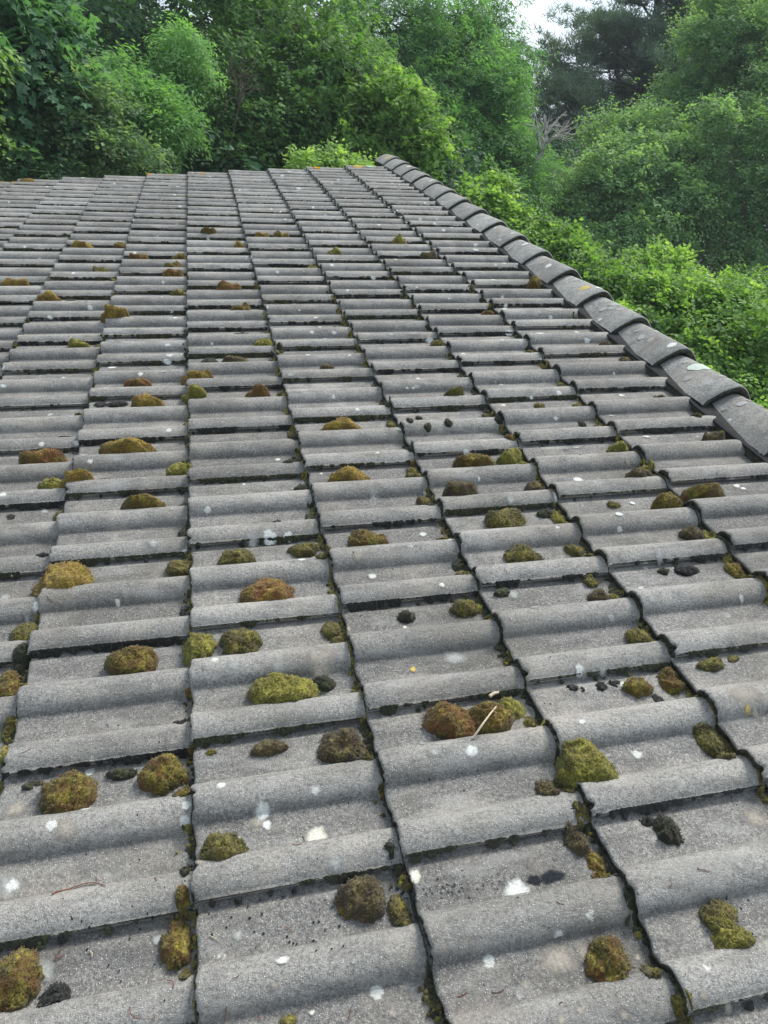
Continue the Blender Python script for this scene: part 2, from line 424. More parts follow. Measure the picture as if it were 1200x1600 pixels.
# walls, boards and gutter of the house (below and outside the picture)
M_WALL = simple('painted_render', (.55, .53, .48), (.66, .64, .58), 20, .9, .4)
M_WOOD = simple('weathered_board', (.09, .06, .04), (.16, .11, .07), 30, .8, .4)
inv = FRAME.inverted()
def to_world_local(o): o.matrix_local = inv
E0 = FRAME @ Vector((CMIN * G + .35, 0, -.08)); E1 = FRAME @ (MIRROR @ Vector((-5 * G + .3, 0, -.08))); AP = FRAME @ Vector((apex.x, 0, -.08))
yw0, yw1 = RMIN * T + .2, (RMAX + 1) * T - .12
def gable(y, t_):
    pts = [(E0.x, 0), (E1.x, 0), (E1.x, E1.z), (AP.x, AP.z - .06), (E0.x, E0.z)]
    v = [(x, y, z) for x, z in pts] + [(x, y + t_, z) for x, z in pts]
    f = [(i, (i + 1) % 5, 5 + (i + 1) % 5, 5 + i) for i in range(5)]
    me = bpy.data.meshes.new('wall'); me.from_pydata(v, [], f + [(4, 3, 2, 1, 0), (5, 6, 7, 8, 9)]); me.materials.append(M_WALL); return me
for y, t_ in ((yw0, .3), (yw1 - .3, .3)):
    o = obj('wall', gable(y, t_), house); to_world_local(o)
for x0, x1, z in ((E0.x, E0.x + .3, E0.z - .01), (E1.x - .3, E1.x, E1.z - .01)):
    o = obj('wall', box_mesh('wall', (x0, yw0 + .3, 0), (x1, yw1 - .3, z), M_WALL), house); to_world_local(o)
zb = float(sag((RMAX + 1) * T))
obj('verge_board', box_mesh('verge_board', (CMIN * G + .05, (RMAX + 1) * T - .05, zb - .20), (apex.x, (RMAX + 1) * T - .025, zb - .05), M_WOOD), house)
o = obj('verge_board', box_mesh('verge_board', (-5 * G, (RMAX + 1) * T - .05, zb - .20), (apex.x, (RMAX + 1) * T - .025, zb - .05), M_WOOD), house); o.matrix_local = MIRROR

# ------------------------------------------------------------------ moss cushions
def roof_hit(px, py, up=0.0):
    d = fit_ray(px, py); s = 1.0
    for _ in range(40):
        p = CAM_C + d * s
        z = float(sag(p[1])) - STEP * ((p[0] / G) % 1) + up
        s += (z - p[2]) / d[2] * .9
    return CAM_C + d * s
TUFT = rng.random((4000, 6))
def cushion_verts(cx, cy, W, D, H, seed, rough=1.0, rz=0.0):
    r = np.random.default_rng(seed)
    big = max(W, D)
    nr = int(np.clip(big / .0045, 6, 20)); na = int(np.clip(big * 3.2 / .0055, 16, 60))
    ang = np.linspace(0, 2 * np.pi, na, endpoint=False)
    ph = r.random(5) * 6.28; amp = r.random(5)
    out = 1 + .10 * amp[0] * np.sin(2 * ang + ph[0]) + .09 * amp[1] * np.sin(3 * ang + ph[1]) + .06 * amp[2] * np.sin(5 * ang + ph[2]) + .05 * amp[3] * np.sin(9 * ang + ph[3]) + r.normal(0, .035, na)
    out *= .97
    rr = np.linspace(0, 1, nr + 1)[1:] ** .8
    A, Q = np.meshgrid(ang, rr); O_ = np.broadcast_to(out, A.shape)
    lx = Q * np.cos(A) * O_ * W / 2; ly = Q * np.sin(A) * O_ * D / 2
    if rz: lx, ly = lx * math.cos(rz) - ly * math.sin(rz), lx * math.sin(rz) + ly * math.cos(rz)
    h = H * np.clip(1 - Q ** 3.0, 0, 1) ** .58
    lx = np.concatenate([[0], lx.ravel()]); ly = np.concatenate([[0], ly.ravel()]); h = np.concatenate([[H], h.ravel()]); q = np.concatenate([[0], Q.ravel()])
    off = r.random(3) * 40
    P3 = np.stack([lx + off[0], ly + off[1], h + off[2]], 1)
    lump = (vnoise(P3, 1 / max(.016, big * .32)) - .5) * H * .95 + (vnoise(P3, 120) - .5) * .008 * rough + (vnoise(P3, 300) - .5) * .005 * rough
    h = h + lump * np.clip((1 - q) * 6, 0, 1) 
    X = cx + lx; Y = cy + ly
    base = roof_z(X, Y); c0 = float(np.median(base))
    lim = .020 if big < .06 else .009; base = np.clip(base, c0 - lim - .006, c0 + lim)
    Z = base + h - .002 - .006 * (q > .99)
    V = np.stack([X, Y, Z], 1)
    f3 = [(0, 1 + i, 1 + (i + 1) % na) for i in range(na)]; f4 = []
    for j in range(nr - 1):
        a = 1 + j * na; b = a + na
        for i in range(na): f4.append((a + i, b + i, b + (i + 1) % na, a + (i + 1) % na))
    rim = np.clip((q - .62) / .38, 0, 1); tint = vnoise(P3, 60) * (1 - .4 * rim) - .15 * rim
    # tufts: little leaning three-sided spikes over the dome
    area = math.pi * W * D / 4 * 1.6
    nt = int(np.clip(area / (.0031 ** 2), 20, 1300))
    idx = r.integers(0, len(V), nt * 3); keep = idx[r.random(len(idx)) < np.clip(q[idx] * 1.15, .12, 1)][:nt]
    # jitter between ring vertices
    b = V[keep] + np.stack([r.normal(0, W / nr * .3, len(keep)), r.normal(0, D / nr * .3, len(keep)), np.zeros(len(keep))], 1)
    nx = (b[:, 0] - cx) / (W / 2); ny = (b[:, 1] - cy) / (D / 2); nz = np.full(len(b), .95)
    nrm = np.stack([nx, ny, nz], 1); nrm /= np.linalg.norm(nrm, axis=1)[:, None]
    s = r.uniform(.0014, .0028, len(b)) * (1 if big > .03 else .75); L_ = r.uniform(.0010, .0026, len(b)) * (1 if big > .03 else .7)
    tip = b + (nrm + r.normal(0, .38, nrm.shape)) * L_[:, None]
    u = np.cross(nrm, r.normal(0, 1, nrm.shape)); u /= np.linalg.norm(u, axis=1)[:, None] + 1e-9; w = np.cross(nrm, u)
    b = b - nrm * .001
    t3 = []
    for k in range(3):
        an = k * 2.094; t3.append(b + (u * math.cos(an) + w * math.sin(an)) * s[:, None])
    n0 = len(V); m_ = len(b); V = np.concatenate([V] + t3 + [tip])
    i = np.arange(m_)
    f3 = np.concatenate([np.array(f3)] + [np.stack([n0 + k * m_ + i, n0 + ((k + 1) % 3) * m_ + i, n0 + 3 * m_ + i], 1) for k in range(3)])
    tt = r.random(m_) * .5 + tint[keep] * .5; tint = np.concatenate([tint, np.tile(tt * .9, 3), .18 + tt * .95])
    return V, f3, np.array(f4) if f4 else np.zeros((0, 4), int), tint

# x, y, width, height in picture pixels, colour
MOSS_LIST = [
 (22,1530,88,108,'O'),(83,1553,52,40,'B'),(275,1472,50,78,'O'),(289,1522,22,28,'G'),(288,1412,26,34,'O'),(291,1362,22,44,'D'),
 (105,1243,90,74,'O'),(254,1209,78,60,'O'),(286,1240,32,30,'O'),(190,1206,50,20,'D'),(50,1222,40,14,'D'),(286,1128,32,26,'B'),(208,1037,80,52,'O'),
 (36,1032,28,36,'D'),(12,1069,40,46,'O'),(38,1072,12,22,'G'),(15,1140,28,62,'G'),(9,1186,20,30,'G'),(40,990,50,50,'G'),(98,908,98,60,'Y'),
 (290,952,22,34,'B'),(278,887,42,28,'G'),(309,1008,58,54,'L'),(376,1005,70,50,'G'),(418,929,96,50,'R'),(370,872,62,38,'G'),(475,857,52,24,'G'),
 (506,877,26,16,'G'),(432,821,17,15,'B'),(441,1083,110,64,'L'),(505,1066,44,27,'D'),(535,1167,84,60,'N'),(575,1182,24,42,'G'),(420,1166,60,28,'N'),
 (329,1171,20,12,'G'),(517,982,34,32,'G'),(528,1001,26,20,'G'),(348,1328,78,58,'G'),(565,1402,84,68,'N'),(545,1412,40,40,'O'),(624,1422,36,74,'G'),(609,1336,18,30,'D'),
 (450,1592,30,22,'G'),(706,1128,84,66,'R'),(768,1124,80,56,'O'),(797,1106,54,38,'L'),(828,1128,22,40,'G'),(705,1104,30,16,'D'),(915,1198,100,76,'L'),
 (857,1232,42,44,'N'),(884,1230,28,50,'G'),(902,1312,40,44,'N'),(904,1278,26,34,'G'),(934,1350,36,58,'O'),(1044,1293,44,48,'D'),(1015,1280,28,18,'B'),
 (1127,1432,62,56,'G'),(1146,1466,66,52,'L'),(950,1499,80,72,'O'),(1017,1521,32,32,'G'),(980,1415,18,44,'D'),(1058,1578,28,46,'G'),(1108,1153,42,56,'G'),
 (1133,1183,34,22,'G'),(1050,1062,44,42,'O'),(997,1071,50,34,'O'),(1030,1087,22,18,'B'),(941,1068,22,18,'B'),(962,1063,26,16,'B'),(895,1070,24,14,'B'),(912,1073,9,12,'B'),
 (1000,994,44,38,'G'),(1112,1036,50,22,'G'),(1147,1026,22,13,'G'),(937,932,38,28,'N'),(961,931,18,18,'L'),(925,906,28,18,'G'),(1073,887,42,20,'B'),(1038,889,22,12,'D'),
 (1148,887,30,26,'O'),(1168,902,20,15,'G'),(1103,767,74,32,'O'),(1003,745,42,24,'N'),(1012,738,26,14,'L'),(1048,786,48,30,'O'),(960,785,24,13,'G'),(1086,830,38,30,'N'),
 (1108,838,24,26,'L'),(1120,681,34,24,'N'),(970,703,36,20,'L'),(898,857,32,22,'G'),(917,871,20,16,'G'),(875,809,27,34,'L'),(818,869,64,40,'G'),(790,812,74,38,'G'),
 (724,771,54,26,'N'),(745,724,66,26,'O'),(801,715,40,28,'L'),(815,730,22,8,'L'),(838,759,32,28,'N'),(852,800,30,14,'D'),(635,961,32,22,'D'),(725,949,46,30,'G'),
 (748,944,18,24,'L'),(722,898,22,20,'G'),(715,882,20,18,'D'),(663,781,28,18,'G'),(672,797,18,8,'D'),(785,923,30,14,'D'),(692,846,32,10,'O'),(645,735,22,18,'G'),(648,751,28,7,'G'),
 (572,843,66,36,'O'),(549,745,64,28,'Y'),(535,669,60,22,'Y'),(465,715,20,19,'D'),(452,728,22,12,'D'),(471,761,26,16,'D'),(484,806,18,18,'D'),(405,615,40,26,'R'),
 (307,590,46,16,'Y'),(303,612,36,20,'L'),(327,565,30,14,'D'),(369,568,40,9,'N'),(414,543,32,9,'L'),(378,522,38,9,'D'),(377,487,32,9,'O'),(358,454,38,11,'R'),
 (513,579,26,12,'N'),(713,620,34,17,'G'),(843,632,20,12,'G'),(216,602,40,18,'R'),(232,632,48,20,'Y'),(157,629,24,10,'B'),(183,628,36,12,'B'),(198,703,76,26,'Y'),
 (118,747,52,34,'Y'),(85,763,46,28,'L'),(68,720,62,22,'R'),(224,787,62,33,'O'),(281,740,40,24,'L'),(159,747,20,10,'B'),(286,786,15,10,'B'),(288,830,22,19,'D'),
 (94,802,22,40,'G'),(125,650,16,20,'G'),(15,804,16,11,'B'),(105,687,24,10,'B'),(72,876,22,12,'B'),(180,496,42,22,'Y'),(74,467,34,12,'Y'),(109,470,17,9,'D'),
 (123,542,32,12,'L'),(153,542,15,12,'G'),(24,446,40,9,'Y'),(66,446,13,8,'D'),(158,427,24,6,'G'),(178,440,15,9,'O'),(218,405,26,6,'R'),(280,406,22,7,'O'),
 (273,421,30,7,'O'),(272,433,28,8,'R'),(281,461,25,10,'G'),(277,496,33,9,'D'),(145,457,20,5,'D'),(128,386,32,9,'Y'),(188,387,19,8,'O'),(101,370,12,7,'D'),(43,285,22,4,'Y'),
 (410,372,20,5,'Y'),(441,372,24,5,'O'),(525,399,22,6,'L'),(625,380,22,7,'L'),(672,405,26,7,'N'),(429,447,38,7,'D'),(488,420,17,7,'L'),(684,542,24,13,'G'),
 (763,493,20,7,'R'),(713,460,18,6,'D'),(838,447,26,12,'O'),(948,538,22,14,'N'),(979,562,18,12,'N'),(328,371,24,4,'O'),(375,388,18,4,'Y'),(293,562,10,14,'D'),(575,455,10,14,'G'),
 (538,514,13,8,'D'),(522,514,12,7,'D'),(560,553,16,13,'G'),(606,640,12,12,'D'),(612,662,16,22,'G'),(640,665,12,14,'D'),(432,558,14,16,'G'),(438,545,12,14,'D'),
 (425,568,14,10,'G'),(437,592,14,14,'G'),(441,617,20,18,'G'),(455,676,16,14,'G'),(462,690,18,16,'D'),(760,648,14,22,'G'),(795,690,16,20,'O'),(778,664,12,10,'D'),
 (704,564,14,8,'D'),(826,555,16,12,'G'),(849,570,14,22,'O'),(880,603,18,16,'G'),(903,634,18,14,'G'),(740,622,10,10,'D'),(910,660,14,14,'D'),(938,668,18,20,'O'),
 (640,700,14,14,'D'),(700,668,14,10,'D'),(668,672,14,8,'D'),(655,650,12,8,'D'),(1030,622,20,12,'N'),(1085,655,18,14,'N'),
]
SHAPE = {}
COLW = {'O': 'olive', 'G': 'green', 'L': 'bright green', 'Y': 'golden', 'R': 'rusty red', 'D': 'dark green', 'B': 'blackish', 'N': 'brown'}
ORD = ['first', 'second', 'third', 'fourth', 'fifth', 'sixth', 'seventh', 'eighth', 'ninth', 'tenth', 'eleventh', 'twelfth', 'thirteenth', 'fourteenth', 'fifteenth', 'sixteenth', 'seventeenth', 'eighteenth', 'nineteenth', 'twentieth', 'twenty-first', 'twenty-second', 'twenty-third', 'twenty-fourth', 'twenty-fifth', 'twenty-sixth', 'twenty-seventh', 'twenty-eighth', 'twenty-ninth', 'thirtieth']
recs = []
for i, (px, py, w, h, k) in enumerate(MOSS_LIST):
    P = roof_hit(px, py, .010); s = np.dot(CAM_C - P, CAM_C - P) ** .5; dep = np.dot(fit_ray(px, py) * 0 + (P - CAM_C), -CAM_R[2])
    mpp = dep / F_PX
    W = w * mpp; d = (P - CAM_C) / s; e = math.asin(min(1, -d[2] / 1.0))
    hh = h * mpp
    H = float(np.clip(.30 * min(W, hh * 1.6), .006, .033))
    D = (hh - .55 * H * math.cos(e)) / math.sin(e)
    D = float(np.clip(D, .45 * W, 1.7 * W)); D = min(D, max(.085, .95 * W))
    if k == 'B': H *= .6
    if e < R(33) and k not in 'BD' and W > .045 and py > 300:
        # seen over the roll in front: only the top of the cushion shows, its foot is in the pan behind that roll
        P = roof_hit(px, py + h * .5, .0); D = float(np.clip(.8 * W, .03, .062)); P = P + np.array([0, D * .35, 0])
        H = float(np.clip(hh * .9 + .008 + .012 * (R(33) - e) / R(20), .012, min(.042, .48 * W))); W *= 1.1
    recs.append([px, py, w, h, k, P, W, D, H])
cols_ = {}
for i, rc in enumerate(recs):
    cols_.setdefault(int(math.floor(rc[5][0] / G)), []).append(i)
for c, ids in cols_.items():
    ids.sort(key=lambda i: -recs[i][1]); seen = {}
    for i in ids:
        px, py, w, h, k, P, W, D, H = recs[i]
        size = 'large' if W > .075 else 'medium' if W > .04 else 'small'
        course = CMAX - c
        cn_ = 'the tile course next to the ridge' if course == 0 else 'the %s tile course below the ridge' % ORD[course]
        n_ = seen.get((size, k), 0); seen[(size, k)] = n_ + 1
        lab = '%s %s %s moss cushion in %s' % ('nearest' if n_ == 0 else ORD[n_] + ' nearest', size, COLW[k], cn_)
        Vv, f3, f4, tint = cushion_verts(P[0], P[1], W, D, H, 100 + i, 1.0 if k != 'B' else .7)
        o0 = np.array([P[0], P[1], float(np.median(Vv[:, 2]))])
        me = np_mesh('moss_cushion', Vv - o0, [f4, f3], (MOSS[k],), attrs={'tint': tint})
        o = obj('moss_cushion', me); o.matrix_world = FRAME @ Matrix.Translation(Vector(o0))
        tag(o, lab, 'moss', 'moss cushions scattered over the roof tiles')

# crusts of dark crumbs in the side joints and moss in the head joints (nobody could count them)
cr_V, cr_3, cr_4, cr_t = {}, {}, {}, {}
def add_crumb(key, X, Y, W, D, H, seed):
    r = np.random.default_rng(seed)
    na = 8; ang = np.linspace(0, 2 * np.pi, na, endpoint=False); base = float(roof_z(X, Y))
    V = [(X, Y, base + H)]
    for q, hh in ((.55, .8), (1.0, -.15)):
        rad = q * (1 + r.normal(0, .13, na))
        xx = X + rad * np.cos(ang) * W / 2; yy = Y + rad * np.sin(ang) * D / 2
        zz = np.clip(roof_z(xx, yy), base - .006, base + .012)
        V += list(zip(xx, yy, zz + H * hh * (1 + r.normal(0, .15, na))))
    o = sum(len(v) for v in cr_V.setdefault(key, []))
    cr_V[key].append(np.array(V))
    f3 = [(0, 1 + i, 1 + (i + 1) % na) for i in range(na)]; f4 = [(1 + i, 1 + na + i, 1 + na + (i + 1) % na, 1 + (i + 1) % na) for i in range(na)]
    cr_3.setdefault(key, []).append(np.array(f3) + o); cr_4.setdefault(key, []).append(np.array(f4) + o)
    cr_t.setdefault(key, []).append(np.full(len(V), r.random()))
sd_ = 5000
def ribbon_crust(key, P0, out, width, height, seed):
    """P0: points along the joint (n,2); out: unit direction the crust spreads; ragged width"""
    n = len(P0); q = np.array([0, .35, .7, 1.0]); w = np.maximum(width, .0004)
    XY = P0[:, None] + out[None, None] * (w[:, None] * q[None])[..., None]
    r = np.random.default_rng(seed); XY = XY + r.normal(0, .0004, XY.shape)
    base = roof_z(XY[..., 0], XY[..., 1])
    if abs(out[0]) > .5: base = roof_z(np.minimum(XY[..., 0], P0[:, :1] - .0005), XY[..., 1])
    else: base = roof_z(XY[..., 0], np.minimum(XY[..., 1], P0[:, 1:2] - .0005))
    hh = np.array([1, 1, .75, -.3])[None] * (height * np.clip(w / .004, .3, 1))[:, None] * r.uniform(.55, 1.35, (n, 4))
    V = np.concatenate([XY, (base + hh + .0004)[..., None]], -1).reshape(-1, 3)
    f = np.array([(i * 4 + j, (i + 1) * 4 + j, (i + 1) * 4 + j + 1, i * 4 + j + 1) for i in range(n - 1) for j in range(3)])
    o = sum(len(v) for v in cr_V.setdefault(key, []))
    cr_V[key].append(V); cr_4.setdefault(key, []).append(f + o); cr_3.setdefault(key, []).append(np.zeros((0, 3), int))
    cr_t.setdefault(key, []).append(r.random(len(V)))
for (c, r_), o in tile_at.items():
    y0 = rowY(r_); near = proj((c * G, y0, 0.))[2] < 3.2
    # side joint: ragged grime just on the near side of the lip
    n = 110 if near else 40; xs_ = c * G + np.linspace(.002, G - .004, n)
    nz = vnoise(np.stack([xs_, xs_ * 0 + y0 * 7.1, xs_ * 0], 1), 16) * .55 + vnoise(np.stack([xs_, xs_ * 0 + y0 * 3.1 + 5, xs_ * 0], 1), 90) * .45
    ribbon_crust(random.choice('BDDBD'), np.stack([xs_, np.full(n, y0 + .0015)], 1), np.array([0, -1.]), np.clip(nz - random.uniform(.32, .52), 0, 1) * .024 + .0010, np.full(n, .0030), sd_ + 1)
    for _ in range(random.choice([0, 1, 2, 5])):
        sd_ += 1; w_ = random.uniform(.004, .010)
        add_crumb(random.choice('BDD'), c * G + random.random() * G, y0 - random.uniform(.002, .007), w_ * 1.6, w_ * .9, random.uniform(.002, .005), sd_)
    # head joint: moss packed against the front edge of the tile above
    if c < CMAX:
        n = 120 if near else 44; ys2 = y0 + np.linspace(.001, T - .001, n); xh = (c + 1) * G - .0005
        nz = vnoise(np.stack([ys2, ys2 * 0 + c * 5.3, ys2 * 0], 1), 22) * .6 + vnoise(np.stack([ys2, ys2 * 0 + c * 2.3 + 5, ys2 * 0], 1), 110) * .4
        pan = 1 - np.clip(prof(ys2 - y0) / HR * 1.6, 0, 1)
        ribbon_crust(random.choice('DDDG'), np.stack([np.full(n, xh), ys2], 1), np.array([-1., 0]), np.clip(nz - .38, 0, 1) * (.012 + .045 * pan) + .002, np.full(n, .006), sd_ + 3)
    else: xh = (c + 1) * G - .0005
    dens = random.random() * (1.0 if r_ < 12 else .75)
    for pn in ((.072, .136), (.213, .292)):
        if random.random() < (.95 if c < CMAX else .4):
            yc = random.uniform(*pn); sp = random.uniform(.006, .022)
            for _ in range(int(random.uniform(6, 26) * (.35 + dens))):
                sd_ += 1; a_ = abs(random.gauss(0, 1)); w_ = random.uniform(.008, .020) / (1 + .5 * a_)
                yl = min(max(random.gauss(yc, sp), pn[0] - .006), pn[1] + .006)
                add_crumb(random.choice('GGGDDLOO'), xh - .002 - a_ * .008, y0 + yl, w_, w_, random.uniform(.004, .009), sd_)
    sd_ += 5
for k in cr_V:
    me = np_mesh('joint_moss', np.concatenate(cr_V[k]), [np.concatenate(cr_4[k]), np.concatenate(cr_3[k])], (MOSS[k],), attrs={'tint': np.concatenate(cr_t[k])})
    o = obj('joint_moss', me); o.matrix_world = FRAME
    tag(o, {'G': 'green moss crumbs packed along the joints between roof tiles', 'D': 'dark green moss crumbs packed in the joints between roof tiles', 'L': 'bright green sprigs of moss in the joints between tiles', 'O': 'olive moss crumbs in the upper joints between roof tiles', 'B': 'black crumbly crust in the side joints between roof tiles'}[k], 'moss', kind='stuff')

# ------------------------------------------------------------------ lichen patches (parts of the tile they grow on)
LICHEN_LIST = [
 (411,1272,26,18,'W'),(417,1290,18,26,'W'),(404,1284,30,44,'K'),(495,1307,36,34,'C'),(808,1392,44,36,'W'),(808,1393,22,16,'P'),(649,1370,26,30,'C'),(16,1386,46,40,'P'),(20,1385,26,26,'W'),(105,1297,44,26,'K'),
 (442,1501,24,12,'W'),(430,1542,14,20,'K'),(905,1047,18,16,'W'),(941,1047,16,16,'P'),(1077,1057,22,18,'C'),(909,1129,14,8,'W'),(737,1174,24,16,'W'),(679,1177,16,12,'P'),(661,1162,14,12,'P'),(645,1047,13,14,'Y'),(710,1029,40,20,'P'),
 (421,839,24,14,'W'),(393,841,24,18,'P'),(450,838,18,6,'W'),(584,773,20,18,'P'),(1168,1110,12,8,'Y'),(70,800,14,8,'P'),(802,930,22,14,'P'),(834,949,20,12,'P'),(872,1500,60,46,'K'),(1168,1090,60,40,'K'),(1180,1280,40,30,'K'),
 (57,948,18,12,'W'),(8,935,20,14,'P'),(17,898,6,8,'W'),(210,788,1,1,'P'),(367,1040,26,18,'P'),(435,1045,24,18,'P'),(500,1030,60,34,'K'),(1030,870,18,10,'P'),(1018,938,14,12,'P'),(1158,935,10,8,'W'),
 (903,750,18,8,'W'),(867,776,18,10,'W'),(967,804,14,10,'W'),(988,787,10,5,'W'),(1161,764,10,5,'W'),(870,756,50,20,'K'),(728,707,14,10,'W'),(708,838,9,9,'W'),(900,700,16,6,'P'),(748,749,6,8,'W'),(798,783,16,8,'P'),
 (645,633,10,6,'P'),(651,605,16,14,'P'),(668,655,10,8,'P'),(646,607,7,6,'W'),(672,533,16,12,'W'),(611,523,16,10,'P'),(645,522,12,8,'P'),(795,520,16,8,'W'),(785,532,10,6,'W'),(702,467,6,5,'W'),(728,707,8,8,'P'),
 (636,607,6,6,'W'),(798,565,8,8,'W'),(770,541,6,5,'P'),(917,533,13,10,'W'),(843,521,20,6,'W'),(860,498,10,12,'W'),(790,480,8,12,'W'),(788,483,12,5,'W'),(785,466,8,6,'W'),(868,655,10,4,'W'),(830,622,8,8,'W'),(888,673,10,6,'P'),
 (959,585,6,8,'W'),(963,593,8,5,'P'),(1010,683,14,6,'W'),(955,650,14,8,'P'),(141,481,12,10,'W'),(78,496,10,5,'W'),(5,604,12,10,'W'),(261,566,14,7,'W'),(262,540,12,6,'W'),(265,556,14,6,'W'),(175,575,16,6,'W'),(152,632,10,16,'W'),(146,612,10,10,'P'),
 (267,488,6,4,'W'),(255,581,14,4,'P'),(132,711,24,14,'P'),(240,850,20,10,'P'),(455,586,20,8,'P'),(522,521,10,8,'W'),(508,530,12,16,'P'),(493,497,10,4,'W'),(468,486,5,4,'W'),(460,476,5,4,'W'),(330,377,5,3,'W'),(325,373,7,3,'W'),
 (583,435,10,4,'W'),(467,295,12,5,'W'),(433,290,8,4,'W'),(441,275,8,4,'W'),(528,282,6,3,'W'),(548,332,8,5,'W'),(486,338,6,6,'P'),(488,313,10,4,'P'),(420,313,4,4,'W'),(255,286,7,4,'W'),(278,292,8,4,'W'),(273,305,7,4,'W'),(281,323,8,3,'W'),
 (232,271,12,5,'A'),(266,273,6,4,'A'),(316,271,8,4,'A'),(328,277,6,3,'W'),(495,261,14,5,'A'),(20,278,8,5,'Y'),(24,277,8,5,'A'),(3,280,8,5,'A'),(560,260,24,3,'Y'),(578,260,14,4,'M'),(130,276,10,4,'W'),(104,275,6,3,'D'),(244,272,4,4,'D'),(452,269,10,4,'M'),(370,267,30,3,'P'),
 (693,360,10,5,'W'),(687,329,6,4,'W'),(628,328,6,5,'W'),(675,327,5,4,'W'),(738,417,5,5,'P'),(743,383,10,8,'W'),(743,391,12,6,'W'),(592,352,8,4,'W'),(583,330,4,4,'W'),(820,1380,1,1,'P'),(700,1290,14,8,'P'),(715,1300,20,10,'P'),
]
DARK_SPOTS = [(862,1371,46,18,'D'),(835,1377,30,14,'D')]
def lichen_mesh(X, Y, W, D, seed, up=.0012):
    r = np.random.default_rng(seed); na = 26; W = W * 1.25; D = D * 1.25; ang = np.linspace(0, 2 * np.pi, na, endpoint=False)
    rad = 1 + .09 * np.sin(2 * ang + r.random() * 6) + .08 * np.sin(3 * ang + r.random() * 6) + .06 * np.sin(5 * ang + r.random() * 6) + r.normal(0, .06, na)
    V = [(X, Y)]
    for q in (.35, .7, 1.0): V += list(zip(X + q * rad * np.cos(ang) * W / 2, Y + q * rad * np.sin(ang) * D / 2))
    V = np.array(V); z = roof_z(V[:, 0], V[:, 1]) + up + r.random(len(V)) * .0008; z[-na:] -= .0006
    f3 = np.array([(0, 1 + i, 1 + (i + 1) % na) for i in range(na)]); f4 = np.array([(1 + j * na + i, 1 + (j + 1) * na + i, 1 + (j + 1) * na + (i + 1) % na, 1 + j * na + (i + 1) % na) for j in range(2) for i in range(na)])
    return np.c_[V, z], f3, f4
EDGE = np.concatenate([[0], np.repeat([.1, .45, 1.0], 26)])
def ray_roof(px, py):
    """first hit on the rolled surface itself"""
    d = fit_ray(px, py); s = np.linspace(.6, 9.5, 9000); p = CAM_C + d * s[:, None]
    hit = (p[:, 2] < roof_z(p[:, 0], p[:, 1])) & (p[:, 1] < (RMAX + 1) * T - .01); return p[np.argmax(hit)] if hit.any() else ray_roof(px, py + 1)
def add_lichen(px, py, w, h, k, seed, up=.0012):
    P = ray_roof(px, py); dep = np.dot(P - CAM_C, -CAM_R[2]); mpp = dep / F_PX; W = w * mpp; d = (P - CAM_C) / np.linalg.norm(P - CAM_C)
    W *= .88; D = float(np.clip(h * mpp / max(.55, -d[2]), .35 * W, 1.0 * W)); D = D if dep < 2.2 else .5 * W
    c = int(math.floor(P[0] / G)); r_ = int(np.clip(np.searchsorted(ROWY, P[1]) - 1 + RMIN, RMIN, RMAX))
    t_ = tile_at.get((c, r_))
    if t_ is None: return
    # keep the patch on one tile
    W = min(W, 2 * (P[0] - c * G) - .004, 2 * ((c + 1) * G - P[0]) - .004)
    if W < .004: return
    V, f3, f4 = lichen_mesh(P[0], P[1], W, D, seed, up)
    Mi = np.array(tile_M[(c, r_)].inverted()); V = V + np.array([0, 0, .0009]); V = V @ Mi[:3, :3].T + Mi[:3, 3]
    return obj('lichen_patch', np_mesh('lichen_patch', V, [f4, f3], (LICH[k],), attrs={'edge': EDGE}), t_)
for i, (px, py, w, h, k) in enumerate(LICHEN_LIST):
    if w > 2: add_lichen(px, py, w, h, k, 900 + i, .0006 if k in 'KP' else .0009)
rl = random.Random(77)
for i in range(46):
    py = 1600 - 1200 * rl.random() ** 1.4; w = (rl.uniform(18, 52) if rl.random() < .5 else rl.uniform(8, 20)) * (py - 150) / 1400
    add_lichen(rl.uniform(10, 1190), py, w, w * .7, rl.choice('KKPPC' if w < 16 else 'KKP'), 2500 + i, .0005)
for i, (px, py, w, h, k) in enumerate(DARK_SPOTS): add_lichen(px, py, w, h, k, 990 + i)
# sprinkled black dots (tiny lichen), joined
dv, d3, d4 = [], [], []; o_ = 0
spots = []
for _ in range(90): spots.append((random.gauss(715, 58), 0, random.uniform(1.5, 5)))
spots = [(x, 1392 - (x - 640) * .10 + random.gauss(0, 11), s) for x, _, s in spots]
for _ in range(34): spots.append((random.uniform(320, 560), random.uniform(1400, 1490), random.uniform(1.5, 3.6)))
for _ in range(30): spots.append((random.uniform(60, 290), random.uniform(1330, 1540), random.uniform(1, 3)))
for _ in range(70): spots.append((random.uniform(40, 1180), random.uniform(700, 1590), random.uniform(1, 2.6)))
for i, (px, py, s) in enumerate(spots):
    P = ray_roof(px, py); W = s * np.dot(P - CAM_C, -CAM_R[2]) / F_PX
    V, f3, f4 = lichen_mesh(P[0], P[1], W, W * 1.1, 7000 + i, .0012); dv.append(V); d3.append(f3 + o_); d4.append(f4 + o_); o_ += len(V)
o = obj('dark_lichen_specks', np_mesh('dark_lichen_specks', np.concatenate(dv), [np.concatenate(d4), np.concatenate(d3)], (LICH['D'],)), house); o['kind'] = 'stuff'
